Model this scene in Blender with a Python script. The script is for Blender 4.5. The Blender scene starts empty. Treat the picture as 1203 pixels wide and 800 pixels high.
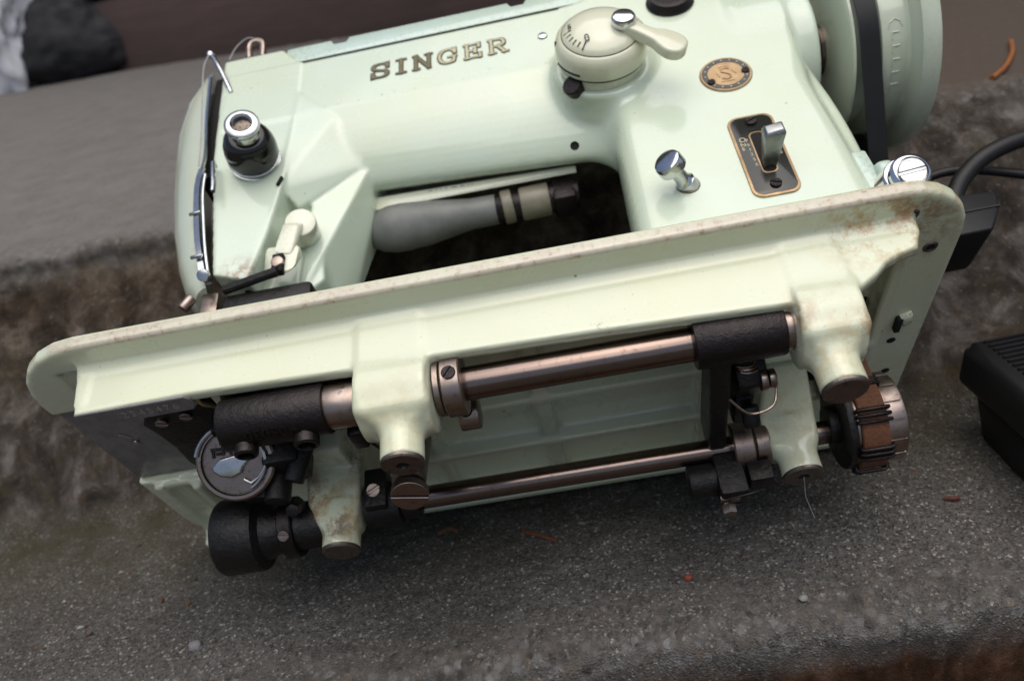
import bpy, bmesh, math, random
import numpy as np
import openvdb as vdb
from mathutils import Vector, Matrix, noise as mnoise

random.seed(7); rng = np.random.RandomState(5)
S = bpy.context.scene
COL = S.collection
MM = 0.001

# ------------------------------------------------------------------ frames
# machine frame (mm): x along the bed to the wheel, y from the front edge to the back, z from the bed to the arm
XC = np.array([0.98124684, -0.17424248, -0.08242694])
YC = np.array([0.16788566, 0.56245958, 0.80960091])
ZC = np.array([-0.09470505, -0.80825663, 0.5811645])
XC /= np.linalg.norm(XC); YC -= XC*(XC@YC); YC /= np.linalg.norm(YC); ZC = np.cross(XC, YC)
ALPHA = math.radians(28)                      # how far the machine is tipped up off the tread
UC = ZC*math.sin(ALPHA) - YC*math.cos(ALPHA)  # world up seen from the camera
FC = ZC*math.cos(ALPHA) + YC*math.sin(ALPHA)  # world depth seen from the camera
W3 = np.stack([XC, FC, UC])
CAM_LOC = np.array([0.0385865, -0.4239770, 0.2997042])
ROOT_LOC = np.array([-0.184, -0.1481651, 0.1983409])

# ------------------------------------------------------------------ camera
cd = bpy.data.cameras.new('camera'); cam = bpy.data.objects.new('camera', cd); COL.objects.link(cam)
R = Matrix(((XC[0], -XC[1], -XC[2]), (FC[0], -FC[1], -FC[2]), (UC[0], -UC[1], -UC[2])))
cam.matrix_world = Matrix.Translation(CAM_LOC) @ R.to_4x4()
cd.sensor_width = 36; cd.lens = 950/1203*36; cd.clip_start = 0.01; cd.clip_end = 200
cd.dof.use_dof = True; cd.dof.focus_distance = 0.305; cd.dof.aperture_fstop = 10.5; cd.dof.aperture_blades = 7
S.camera = cam

# ------------------------------------------------------------------ light
w = bpy.data.worlds.new('World'); S.world = w; w.use_nodes = True
nt = w.node_tree; bg = nt.nodes['Background']
sky = nt.nodes.new('ShaderNodeTexSky'); sky.sky_type = 'NISHITA'; sky.sun_disc = False
SUN_EL, SUN_AZ = math.radians(79), math.radians(150)    # azimuth measured clockwise from +Y
sky.sun_elevation = SUN_EL; sky.sun_rotation = SUN_AZ
sky.air_density = 1.0; sky.dust_density = 4.0; sky.ozone_density = 1.0
nt.links.new(sky.outputs[0], bg.inputs[0]); bg.inputs[1].default_value = 0.06
sl = bpy.data.lights.new('sun', 'SUN'); sl.energy = 1.4; sl.angle = math.radians(80); sl.color = (1.0, 0.97, 0.92)
so = bpy.data.objects.new('sun', sl); COL.objects.link(so)
dv = Vector((math.sin(SUN_AZ)*math.cos(SUN_EL), math.cos(SUN_AZ)*math.cos(SUN_EL), math.sin(SUN_EL)))
so.rotation_euler = dv.to_track_quat('Z', 'Y').to_euler(); so.location = dv*3
S.view_settings.view_transform = 'Standard'; S.view_settings.look = 'None'
S.view_settings.exposure = 0.88; S.view_settings.gamma = 1

# ------------------------------------------------------------------ materials
def nodes(name):
    m = bpy.data.materials.new(name); m.use_nodes = True
    return m, m.node_tree, m.node_tree.nodes['Principled BSDF']
class N:
    """small helper around a node tree"""
    def __init__(s, nt): s.nt = nt; s.tc = None
    def n(s, t, **k):
        x = s.nt.nodes.new(t)
        for a, b in k.items(): setattr(x, a, b)
        return x
    def l(s, a, b): s.nt.links.new(a, b)
    def obj(s):
        if not s.tc: s.tc = s.n('ShaderNodeTexCoord')
        return s.tc.outputs['Object']
    def mapping(s, scale=(1, 1, 1), loc=(0, 0, 0)):
        m = s.n('ShaderNodeMapping'); m.inputs['Scale'].default_value = scale; m.inputs['Location'].default_value = loc
        s.l(s.obj(), m.inputs[0]); return m.outputs[0]
    def noise(s, scale, detail=4, rough=0.6, vec=None, dist=0):
        x = s.n('ShaderNodeTexNoise'); x.inputs['Scale'].default_value = scale; x.inputs['Detail'].default_value = detail
        x.inputs['Roughness'].default_value = rough; x.inputs['Distortion'].default_value = dist
        s.l(vec or s.obj(), x.inputs['Vector']); return x.outputs['Fac']
    def voro(s, scale, vec=None, out='Distance', feature='F1'):
        x = s.n('ShaderNodeTexVoronoi'); x.feature = feature; x.inputs['Scale'].default_value = scale
        s.l(vec or s.obj(), x.inputs['Vector']); return x.outputs[out]
    def ramp(s, fac, *stops, interp='LINEAR'):
        r = s.n('ShaderNodeValToRGB'); r.color_ramp.interpolation = interp
        e = r.color_ramp.elements
        while len(e) < len(stops): e.new(0.5)
        for i, (p, c) in enumerate(stops):
            e[i].position = p
            e[i].color = (c, c, c, 1) if isinstance(c, (int, float)) else (*c, 1)
        s.l(fac, r.inputs[0]); return r.outputs[0]
    def mix(s, fac, a, b, mode='MIX'):
        m = s.n('ShaderNodeMix', data_type='RGBA', blend_type=mode)
        for i, v in ((0, fac), (6, a), (7, b)):
            sock = m.inputs[i]
            if isinstance(v, (int, float)): sock.default_value = v if i == 0 else (v, v, v, 1)
            elif isinstance(v, tuple): sock.default_value = (*v, 1)
            else: s.l(v, sock)
        return m.outputs[2]
    def math(s, op, a, b=0.0, clamp=False):
        m = s.n('ShaderNodeMath', operation=op); m.use_clamp = clamp
        for sock, v in ((m.inputs[0], a), (m.inputs[1], b)):
            if isinstance(v, (int, float)): sock.default_value = v
            else: s.l(v, sock)
        return m.outputs[0]
    def bump(s, h, strength, dist, bsdf, normal=None):
        b = s.n('ShaderNodeBump'); b.inputs['Strength'].default_value = strength; b.inputs['Distance'].default_value = dist
        s.l(h, b.inputs['Height'])
        if normal: s.l(normal, b.inputs['Normal'])
        s.l(b.outputs[0], bsdf.inputs['Normal']); return b.outputs[0]
    def blob(s, p, r):
        """1 inside a soft spot round the object-space point p (mm), 0 outside"""
        v = s.n('ShaderNodeVectorMath', operation='DISTANCE'); s.l(s.obj(), v.inputs[0]); v.inputs[1].default_value = tuple(c*MM for c in p)
        m = s.n('ShaderNodeMapRange'); m.inputs['From Min'].default_value = r*MM; m.inputs['From Max'].default_value = r*MM*0.15
        s.l(v.outputs['Value'], m.inputs['Value']); return m.outputs[0]

def enamel(name, base=(0.56, 0.645, 0.53), wear=0.5, rust=(), rough=0.28, lip=False):
    m, nt, b = nodes(name); g = N(nt)
    c = g.mix(g.ramp(g.noise(14, 5), (0.35, 0.0), (0.75, 1.0)), base, (base[0]*0.96, base[1]*0.93, base[2]*0.82))
    # grime specks
    sp = g.ramp(g.noise(900, 2, 0.5), (0.70, 0.0), (0.745, 1.0))
    sp2 = g.math('MULTIPLY', sp, g.ramp(g.noise(60, 3), (0.5, 0.0), (0.62, 0.85)))
    c = g.mix(g.math('MULTIPLY', sp2, wear), c, (0.16, 0.13, 0.08))
    # worn edges
    geo = g.n('ShaderNodeNewGeometry')
    ed = g.ramp(geo.outputs['Pointiness'], (0.515, 0.0), (0.56, 1.0))
    ch = g.math('MULTIPLY', ed, g.ramp(g.noise(420, 4, 0.7), (0.52, 0.0), (0.60, 1.0)))
    c = g.mix(g.math('MULTIPLY', ch, wear, True), c, (0.20, 0.16, 0.11))
    # odd chips through to the dark primer
    cv = g.n('ShaderNodeTexVoronoi'); cv.inputs['Scale'].default_value = 62; g.l(g.mapping((1, 1, 1.4)), cv.inputs['Vector'])
    cd_ = g.math('ADD', cv.outputs['Distance'], g.math('MULTIPLY', g.noise(600, 3), 0.11))
    cs_ = g.n('ShaderNodeSeparateColor'); g.l(cv.outputs['Color'], cs_.inputs[0])
    chip = g.math('MULTIPLY', g.ramp(cd_, (0.085, 1.0), (0.10, 0.0)), g.ramp(cs_.outputs[0], (0.62, 0.0), (0.66, 1.0)))
    c = g.mix(g.math('MULTIPLY', chip, 0.85), c, (0.17, 0.14, 0.09))
    # patchy brown in the concave corners
    crease = g.ramp(geo.outputs['Pointiness'], (0.40, 1.0), (0.485, 0.0))
    c = g.mix(g.math('MULTIPLY', g.math('MULTIPLY', crease, g.ramp(g.noise(110, 4), (0.45, 0.0), (0.65, 0.7))), wear), c, (0.30, 0.24, 0.12))
    for (p, r, col, amt) in rust:
        f = g.math('MULTIPLY', g.blob(p, r), g.ramp(g.noise(420 if amt > 1 else 130, 5, 0.72), (0.57 if amt > 1 else 0.44, 0.0), (0.66 if amt > 1 else 0.60, 1.0)))
        c = g.mix(g.math('MULTIPLY', f, min(1.0, amt), True), c, col)
    if lip:      # the edge of the bed is rubbed down to a chalky primer, peppered with dirt and rust
        sx = g.n('ShaderNodeSeparateXYZ'); g.l(g.obj(), sx.inputs[0])
        def rng_(sock, a, b_):
            mr = g.n('ShaderNodeMapRange'); mr.inputs['From Min'].default_value = a*MM; mr.inputs['From Max'].default_value = b_*MM; g.l(sock, mr.inputs['Value']); return mr.outputs[0]
        em = g.math('MULTIPLY', rng_(sx.outputs['Y'], 2.4, 1.2), rng_(sx.outputs['Z'], -1.6, -2.4))
        pr = g.ramp(g.noise(330, 5, 0.75), (0.36, (0.53, 0.49, 0.40)), (0.54, (0.48, 0.42, 0.32)), (0.63, (0.33, 0.24, 0.15)), (0.70, (0.20, 0.12, 0.07)))
        c = g.mix(g.math('MULTIPLY', em, g.ramp(g.noise(26, 3), (0.30, 0.45), (0.6, 0.95))), c, pr)
    g.l(c, b.inputs['Base Color'])
    g.l(g.ramp(g.noise(45, 4), (0.3, rough*0.75), (0.7, rough*1.35)), b.inputs['Roughness'])
    b.inputs['Coat Weight'].default_value = 0.6; b.inputs['Coat Roughness'].default_value = 0.07
    h = g.math('ADD', g.math('MULTIPLY', g.noise(180, 3), 0.6), g.math('MULTIPLY', ch, -0.5))
    g.bump(h, 0.10, 0.0006, b)
    return m
def metal(name, col, rough=0.3, streak=None, dirt=0.4, metallic=1.0, dcol=(0.03, 0.018, 0.012), cast=0.0):
    m, nt, b = nodes(name); g = N(nt)
    vec = g.mapping(streak) if streak else None
    n1 = g.noise(60 if streak else 170, 5, 0.65, vec)
    c = g.mix(g.ramp(n1, (0.40, 0.0), (0.72, 1.0)), col, tuple(x*0.72 for x in col))
    sp = g.ramp(g.noise(330, 4, 0.7), (0.56, 0.0), (0.68, 1.0))
    c = g.mix(g.math('MULTIPLY', sp, dirt), c, dcol)
    g.l(c, b.inputs['Base Color']); b.inputs['Metallic'].default_value = metallic
    g.l(g.ramp(n1, (0.3, rough*0.8), (0.75, min(1, rough*1.5))), b.inputs['Roughness'])
    if cast: g.bump(g.math('ADD', g.noise(520, 5, 0.7), n1), cast, 0.0012, b)
    else: g.bump(n1, 0.05, 0.0004, b)
    return m
def plain(name, col, rough=0.5, metallic=0.0, var=0.25, bump=0.05, scale=120):
    m, nt, b = nodes(name); g = N(nt)
    n1 = g.noise(scale, 4)
    g.l(g.mix(g.ramp(n1, (0.3, 0.0), (0.7, 1.0)), col, tuple(x*(1-var) for x in col)), b.inputs['Base Color'])
    b.inputs['Roughness'].default_value = rough; b.inputs['Metallic'].default_value = metallic
    g.bump(n1, bump, 0.0008, b)
    return m

RUST = (0.23, 0.075, 0.02); OIL = (0.42, 0.27, 0.09)
M = {}
M['bed'] = enamel('bed_enamel', base=(0.60, 0.635, 0.48), wear=0.85, lip=True, rust=(
    ((330, 8, -8), 26, OIL, .85), ((345, 12, -9), 24, (0.32, 0.19, 0.08), .85), ((322, 12, -12), 9, RUST, 1.2), ((232, 13, -31), 6, RUST, 1.3),
    ((110, 92, -50), 34, OIL, .75), ((304, 92, -40), 36, OIL, .35), ((92, 92, -35), 15, RUST, .95), ((117, 92, -22), 13, RUST, .9), ((107, 91, -53), 9, (0.15, 0.14, 0.13), .95), ((94, 92, -50), 9, RUST, .9), ((160, 20, -52), 26, OIL, .35), ((306, 20, -50), 26, OIL, .45),
    ((296, 14, -40), 8, RUST, .8), ((318, 16, -46), 8, RUST, .9), ((355, 20, -7), 22, (0.36, 0.25, 0.14), .7), ((160, 30, -50), 10, OIL, .6)))
M['arm'] = enamel('arm_enamel', wear=0.35, rough=0.24, rust=(((70, 50, 64), 14, (0.25, 0.16, 0.09), 1.0), ((90, 66, 130), 12, OIL, .4)))
M['cream'] = enamel('cream_enamel', base=(0.64, 0.65, 0.51), wear=0.12, rough=0.2)
M['sage'] = enamel('wheel_enamel', base=(0.52, 0.57, 0.46), wear=0.12, rough=0.18)
M['lid'] = enamel('lid_enamel', base=(0.50, 0.62, 0.56), wear=0.25, rough=0.2)
M['steel'] = metal('oiled_steel_shaft', (0.225, 0.170, 0.148), 0.20, streak=(0.12, 3, 3), dirt=0.35)
M['steel2'] = metal('worn_steel', (0.33, 0.265, 0.23), 0.33, dirt=0.45)
M['postend'] = metal('bare_cast_iron', (0.21, 0.178, 0.155), 0.45, dirt=0.7, cast=0.2)
M['stamp'] = plain('stamped_digits', (0.34, 0.30, 0.27), 0.5)
M['case'] = metal('dark_brown_steel', (0.27, 0.215, 0.185), 0.32, dirt=0.5)
M['iron'] = metal('oily_black_iron', (0.017, 0.0125, 0.0125), 0.30, dirt=0.4, metallic=0.55, dcol=(0.010, 0.008, 0.007), cast=0.35)
M['black'] = metal('sooty_black_iron', (0.0095, 0.0085, 0.008), 0.36, dirt=0.35, metallic=0.3, dcol=(0.055, 0.038, 0.024), cast=0.4)
M['chrome'] = metal('chrome_plate', (0.66, 0.67, 0.69), 0.09, dirt=0.06)
M['dullchrome'] = metal('dull_chrome', (0.50, 0.50, 0.50), 0.2, dirt=0.12)
M['slide'] = metal('dull_slide_plate', (0.21, 0.20, 0.20), 0.32, dirt=0.3, metallic=0.25)
M['brass'] = metal('brass', (0.44, 0.30, 0.165), 0.42, metallic=0.55, dirt=0.15, dcol=(0.2, 0.1, 0.03))
M['gold'] = metal('gold_transfer', (0.50, 0.46, 0.29), 0.45, dirt=0.15, dcol=(0.12, 0.09, 0.03), metallic=0.3)
M['darkgold'] = metal('dark_gold_transfer', (0.17, 0.145, 0.07), 0.45, dirt=0.2, metallic=0.3)
M['ink'] = plain('black_ink', (0.018, 0.017, 0.014), 0.5)
M['plate'] = plain('black_lacquer', (0.020, 0.022, 0.018), 0.16, var=0.3, bump=0.02)
M['gloss'] = plain('black_bakelite', (0.012, 0.011, 0.011), 0.12, bump=0.01)
M['rubber'] = plain('black_rubber', (0.013, 0.013, 0.014), 0.45)
M['rubber'].node_tree.nodes['Principled BSDF'].inputs['Specular IOR Level'].default_value = 0.3
M['plastic'] = plain('black_plastic', (0.010, 0.010, 0.011), 0.42, bump=0.04)
M['plastic'].node_tree.nodes['Principled BSDF'].inputs['Specular IOR Level'].default_value = 0.3
M['hole'] = plain('recess_shade', (0.006, 0.005, 0.004), 0.9)  # near-black colour painted as the shade inside holes, slots and gaps
M['felt'] = plain('brown_cord_belt', (0.16, 0.062, 0.026), 0.85, var=0.5, bump=0.3, scale=900)
M["glass"] = plain("smoky_bulb", (0.17, 0.178, 0.165), 0.5, var=0.4, bump=0.03, scale=60)
M['lever'] = metal('grey_lever', (0.30, 0.31, 0.31), 0.3, dirt=0.2)
M['thread'] = plain('grey_thread', (0.4, 0.4, 0.4), 0.5)
M['bone'] = plain('cream_bakelite', (0.22, 0.20, 0.145), 0.4, var=0.3)

# ------------------------------------------------------------------ mesh helpers (all lengths in mm unless said)
def empty(name, loc=(0, 0, 0)):
    o = bpy.data.objects.new(name, None); o.empty_display_size = 0.02; o.location = loc; COL.objects.link(o); return o
def tag(o, label=None, cat=None, group=None, kind=None):
    for k, v in (('label', label), ('category', cat), ('group', group), ('kind', kind)):
        if v: o[k] = v
    return o
def finish(name, me, mat, parent, smooth=35):
    me.materials.append(M[mat] if isinstance(mat, str) else mat)
    if smooth:
        me.shade_smooth(); me.set_sharp_from_angle(angle=math.radians(smooth))
    o = bpy.data.objects.new(name, me); COL.objects.link(o)
    if parent is not None: o.parent = parent
    return o
class B:
    """collects closed solids; build() links them as one mesh object"""
    def __init__(s, scale=MM): s.v = []; s.f = []; s.sc = scale
    def add(s, v, f):
        o = len(s.v); s.v += [tuple(map(float, p)) for p in v]; s.f += [tuple(i+o for i in q) for q in f]; return s
    def bm(s, bm):
        bm.verts.ensure_lookup_table(); bm.verts.index_update()
        s.add([v.co[:] for v in bm.verts], [[v.index for v in f.verts] for f in bm.faces]); bm.free(); return s
    def build(s, name, mat, parent=None, smooth=35):
        me = bpy.data.meshes.new(name); me.from_pydata([tuple(c*s.sc for c in p) for p in s.v], [], s.f); me.validate()
        return finish(name, me, mat, parent, smooth)
    def hull(s, pts, bevel=0, seg=2):
        bm = bmesh.new()
        for p in pts: bm.verts.new(tuple(map(float, p)))
        r = bmesh.ops.convex_hull(bm, input=bm.verts)
        bmesh.ops.delete(bm, geom=list({g for g in r['geom_interior'] if isinstance(g, bmesh.types.BMVert)}), context='VERTS')
        bmesh.ops.dissolve_limit(bm, angle_limit=0.02, verts=bm.verts, edges=bm.edges)
        if bevel: bmesh.ops.bevel(bm, geom=list(bm.edges), offset=bevel, segments=seg, profile=0.5, affect='EDGES', clamp_overlap=True)
        return s.bm(bm)
    def box(s, lo, hi, bevel=0.4, seg=2):
        return s.hull([(x, y, z) for x in (lo[0], hi[0]) for y in (lo[1], hi[1]) for z in (lo[2], hi[2])], bevel, seg)
    def obox(s, c, u, v, n, hu, hv, hn, bevel=0.3, seg=2):
        c, u, v, n = map(np.array, (c, u, v, n))
        return s.hull([c+u*a*hu+v*b_*hv+n*d*hn for a in (-1, 1) for b_ in (-1, 1) for d in (-1, 1)], bevel, seg)
    def lathe(s, prof, p, axis, seg=40):
        """prof: (radius, height along axis); radius 0 closes an end"""
        a = Vector(axis).normalized(); t = Vector((1, 0, 0)) if abs(a.x) < 0.8 else Vector((0, 1, 0))
        u = a.cross(t).normalized(); q = a.cross(u); p = Vector(p)
        V = []; F = []; rings = []
        for r, h in prof:
            if r <= 1e-6: rings.append([len(V)]); V.append(p+a*h)
            else:
                rings.append(list(range(len(V), len(V)+seg)))
                V += [p+a*h+(u*math.cos(2*math.pi*i/seg)+q*math.sin(2*math.pi*i/seg))*r for i in range(seg)]
        for A, C in zip(rings, rings[1:]):
            for i in range(seg):
                j = (i+1) % seg
                if len(A) == 1 and len(C) == 1: continue
                if len(A) == 1: F.append((A[0], C[j], C[i]))
                elif len(C) == 1: F.append((A[i], A[j], C[0]))
                else: F.append((A[i], A[j], C[j], C[i]))
        return s.add(V, F)
    def cyl(s, p, q, r, bev=0.5, r2=None, seg=40):
        p, q = Vector(p), Vector(q); L = (q-p).length; r2 = r if r2 is None else r2
        return s.lathe([(0, 0), (r-bev, 0), (r-bev*.3, bev*.3), (r, bev), (r2, L-bev), (r2-bev*.3, L-bev*.3), (r2-bev, L), (0, L)], p, q-p, seg)
    def ring(s, p, axis, ro, ri, L, bev=0.5, seg=48):
        return s.lathe([(ri, 0), (ro-bev, 0), (ro, bev), (ro, L-bev), (ro-bev, L), (ri, L), (ri, 0)], p, axis, seg)
    def tube(s, path, r, seg=10, caps=True):
        P = [Vector(x) for x in path]; n = len(P); rr = r if isinstance(r, (list, tuple)) else [r]*n
        V = []; F = []; up = None
        for i, p in enumerate(P):
            t = (P[min(i+1, n-1)]-P[max(i-1, 0)]).normalized()
            if up is None: up = t.orthogonal().normalized()
            u = (up-t*up.dot(t)).normalized(); up = u; v = t.cross(u)
            V += [p+(u*math.cos(2*math.pi*k/seg)+v*math.sin(2*math.pi*k/seg))*rr[i] for k in range(seg)]
        for i in range(n-1):
            for k in range(seg):
                j = (k+1) % seg; F.append((i*seg+k, i*seg+j, (i+1)*seg+j, (i+1)*seg+k))
        if caps: F.append(tuple(range(seg-1, -1, -1))); F.append(tuple((n-1)*seg+k for k in range(seg)))
        return s.add(V, F)
    def prism(s, pts2, o, u, v, n, d0, d1, bevel=0, seg=2):
        """polygon pts2 in the (u,v) plane at o, extruded along n from d0 to d1"""
        o, u, v, n = map(np.array, (o, u, v, n)); k = len(pts2)
        ar = sum(pts2[i][0]*pts2[(i+1) % k][1]-pts2[(i+1) % k][0]*pts2[i][1] for i in range(k))
        if ar < 0: pts2 = pts2[::-1]
        bm = bmesh.new()
        a = [bm.verts.new(tuple(o+u*p[0]+v*p[1]+n*d0)) for p in pts2]; c = [bm.verts.new(tuple(o+u*p[0]+v*p[1]+n*d1)) for p in pts2]
        bm.faces.new(a[::-1]); top = bm.faces.new(c)
        for i in range(k): bm.faces.new((a[i], a[(i+1) % k], c[(i+1) % k], c[i]))
        bmesh.ops.recalc_face_normals(bm, faces=bm.faces)
        if bevel: bmesh.ops.bevel(bm, geom=list(top.edges), offset=bevel, segments=seg, profile=0.5, affect='EDGES', clamp_overlap=True)
        return s.bm(bm)
    def screw(s, p, axis, r, h, slot=(1, 0, 0), w=0.18):
        """cheese-head screw with a real slot"""
        a = Vector(axis).normalized(); sd = Vector(slot); sd = (sd-a*sd.dot(a)).normalized(); t = a.cross(sd); p = Vector(p)
        s.lathe([(0, 0), (r, 0), (r, h*0.55), (0, h*0.55)], p, a, 28)
        for sg in (1, -1):
            pts = []
            x0 = r*w; ang = math.acos(w)
            for i in range(15):
                th = -ang+2*ang*i/14; pts.append((r*math.cos(th), r*math.sin(th)))
            s.prism(pts, p+a*h*0.5, t*sg, sd*sg, a, 0, h*0.5, bevel=min(0.25, r*.1), seg=1)
        return s
def spline(pts, n=12):
    P = [Vector(p) for p in pts]; out = []
    for i in range(len(P)-1):
        p0, p1, p2, p3 = P[max(i-1, 0)], P[i], P[i+1], P[min(i+2, len(P)-1)]
        for k in range(n):
            t = k/n
            out.append(0.5*((2*p1)+(p2-p0)*t+(2*p0-5*p1+4*p2-p3)*t*t+(3*p1-p0-3*p2+p3)*t*t*t))
    return out+[P[-1]]
def text(name, s, mat, parent, o, u, v, size, n, depth=0.25, sx=1.0, spacing=1.0, bend=None):
    """flat or raised lettering; o = left end of the baseline, u = reading direction, v = up, n = out of the face"""
    cu = bpy.data.curves.new(name+'_type', 'FONT'); cu.body = s; cu.size = size; cu.extrude = depth/2; cu.space_character = spacing; cu.resolution_u = 3
    t = bpy.data.objects.new(name+'_type', cu); COL.objects.link(t)
    me = bpy.data.meshes.new_from_object(t.evaluated_get(bpy.context.evaluated_depsgraph_get()))
    bpy.data.objects.remove(t); bpy.data.curves.remove(cu)
    co = np.empty(len(me.vertices)*3); me.vertices.foreach_get('co', co); co = co.reshape(-1, 3)
    o, u, v, n = (np.array(q, float) for q in (o, u, v, n))
    if bend is None: q = o+np.outer(co[:, 0]*sx, u)+np.outer(co[:, 1], v)+np.outer(co[:, 2]+depth/2, n)
    else:                                   # wrapped round a cylinder: bend = (axis point, radius)
        a, r = np.array(bend[0], float), bend[1]
        th = co[:, 1]/r; rad = r+co[:, 2]
        q = o+np.outer(co[:, 0]*sx, u)+np.outer(np.cos(th)*rad, n)+np.outer(np.sin(th)*rad, v)
    me.vertices.foreach_set('co', (q*MM).ravel()); me.update(); me.materials.clear()
    return finish(name, me, mat, parent, 0)

# ------------------------------------------------------------------ signed-distance modelling for the castings (mm)
class SDF:
    def __init__(s, lo, hi, h):
        s.lo = np.array(lo, float); s.h = h; n = np.ceil((np.array(hi)-s.lo)/h).astype(int)+1
        ax = [(s.lo[i]+h*np.arange(n[i])).astype(np.float32) for i in range(3)]
        s.x, s.y, s.z = ax[0][:, None, None], ax[1][None, :, None], ax[2][None, None, :]; s.d = None; s.n = n
    def u(s, d, k=0.0):
        if s.d is None: s.d = np.broadcast_to(d, s.n).astype(np.float32).copy(); return s
        if k > 0:
            h = np.maximum(k-np.abs(s.d-d), 0)/k; s.d = np.minimum(s.d, d)-h*h*(k*0.25)
        else: s.d = np.minimum(s.d, d)
        return s
    def cut(s, d, k=0.0):
        d = -d
        if k > 0:
            h = np.maximum(k-np.abs(s.d-d), 0)/k; s.d = np.maximum(s.d, d)+h*h*(k*0.25)
        else: s.d = np.maximum(s.d, d)
        return s
    def box(s, lo, hi, r=1.0):
        q = [np.abs(c-(a+b)/2)-((b-a)/2-r) for c, a, b in zip((s.x, s.y, s.z), lo, hi)]
        m = [np.maximum(t, 0) for t in q]
        return np.sqrt(m[0]**2+m[1]**2+m[2]**2)+np.minimum(np.maximum(np.maximum(q[0], q[1]), q[2]), 0)-r
    def cyl(s, p, q, r, rd=0.8):
        p, q = np.array(p, float), np.array(q, float); L = np.linalg.norm(q-p); a = (q-p)/L
        t = (s.x-p[0])*a[0]+(s.y-p[1])*a[1]+(s.z-p[2])*a[2]
        rr = np.sqrt(np.maximum((s.x-p[0])**2+(s.y-p[1])**2+(s.z-p[2])**2-t*t, 0))
        dx = rr-(r-rd); dy = np.abs(t-L/2)-(L/2-rd)
        return np.sqrt(np.maximum(dx, 0)**2+np.maximum(dy, 0)**2)+np.minimum(np.maximum(dx, dy), 0)-rd
    def poly(s, pts, plane, a0, a1, rd=0.8):
        """polygon extruded along the third axis; plane is 'xz', 'yz' or 'xy'"""
        A, Bx = getattr(s, plane[0]), getattr(s, plane[1]); C = [c for k, c in zip('xyz', (s.x, s.y, s.z)) if k not in plane][0]
        d = None; ins = None; n = len(pts)
        for i in range(n):
            (x0, y0), (x1, y1) = pts[i], pts[(i+1) % n]
            ex, ey = x1-x0, y1-y0; wx, wy = A-x0, Bx-y0
            t = np.clip((wx*ex+wy*ey)/(ex*ex+ey*ey), 0, 1)
            dd = (wx-ex*t)**2+(wy-ey*t)**2; d = dd if d is None else np.minimum(d, dd)
            c = ((y0 > Bx) != (y1 > Bx)) & (wx < ex*wy/(ey if ey else 1e-9)); ins = c if ins is None else ins ^ c
        d2 = np.sqrt(d)*np.where(ins, -1, 1)+rd; d1 = np.abs(C-(a0+a1)/2)-((a1-a0)/2-rd)
        return np.sqrt(np.maximum(d2, 0)**2+np.maximum(d1, 0)**2)+np.minimum(np.maximum(d2, d1), 0)-rd
    def hull(s, pts, rd=0.0):
        bm = bmesh.new()
        for p in pts: bm.verts.new(tuple(map(float, p)))
        r = bmesh.ops.convex_hull(bm, input=bm.verts); bmesh.ops.recalc_face_normals(bm, faces=bm.faces)
        c = np.mean(np.array(pts, float), 0); d = None; seen = []
        for f in bm.faces:
            n = np.array(f.normal); o = float(n@np.array(f.verts[0].co))
            if n@c > o: n, o = -n, -o
            if any(abs(o-o2) < 1e-3 and np.abs(n-n2).max() < 1e-3 for n2, o2 in seen): continue
            seen.append((n, o))
            p = s.x*n[0]+s.y*n[1]+s.z*n[2]-o
            if d is None: d = p
            elif rd > 0: h_ = np.maximum(rd-np.abs(d-p), 0)/rd; d = np.maximum(d, p)+h_*h_*(rd*0.25)
            else: d = np.maximum(d, p)
        bm.free(); return d
    def build(s, name, mat, parent):
        d = np.clip(s.d/s.h, -3, 3).astype(np.float32)
        for i in range(3):
            sl = [slice(None)]*3
            for e in (0, -1): sl[i] = e; d[tuple(sl)] = 3
        g = vdb.FloatGrid(3.0); g.copyFromArray(d)
        p, q = g.convertToQuads(isovalue=0.0)
        p = (p*s.h+s.lo)*MM
        me = bpy.data.meshes.new(name); me.vertices.add(len(p)); me.vertices.foreach_set('co', p.astype(np.float32).ravel())
        me.loops.add(len(q)*4); me.loops.foreach_set('vertex_index', q[:, ::-1].astype(np.int32).ravel())
        me.polygons.add(len(q)); me.polygons.foreach_set('loop_start', np.arange(0, len(q)*4, 4, dtype=np.int32))
        me.update(calc_edges=True); me.validate()
        return finish(name, me, mat, parent, 180)

def vnoise(x, y, z=0.0, seed=0):
    """vectorised value noise"""
    x, y, z = np.broadcast_arrays(x, y, z)
    def hsh(i, j, k):
        n = (i.astype(np.int64)*374761393+j.astype(np.int64)*668265263+k.astype(np.int64)*2147483647+seed*1274126177) & 0xffffffff
        n = ((n ^ (n >> 13))*1274126177) & 0xffffffff
        return ((n ^ (n >> 16)) & 0xffff)/65535.0
    xi, yi, zi = np.floor(x), np.floor(y), np.floor(z); fx, fy, fz = x-xi, y-yi, z-zi
    fx, fy, fz = (t*t*(3-2*t) for t in (fx, fy, fz)); r = 0
    for a in (0, 1):
        for b in (0, 1):
            for c in (0, 1):
                r = r+hsh(xi+a, yi+b, zi+c)*np.where(a, fx, 1-fx)*np.where(b, fy, 1-fy)*np.where(c, fz, 1-fz)
    return r*2-1
def fbm(x, y, z=0.0, oct=4, seed=0):
    return sum(vnoise(x*2**i, y*2**i, np.asarray(z)*2**i, seed+i)*0.5**i for i in range(oct))

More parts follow.
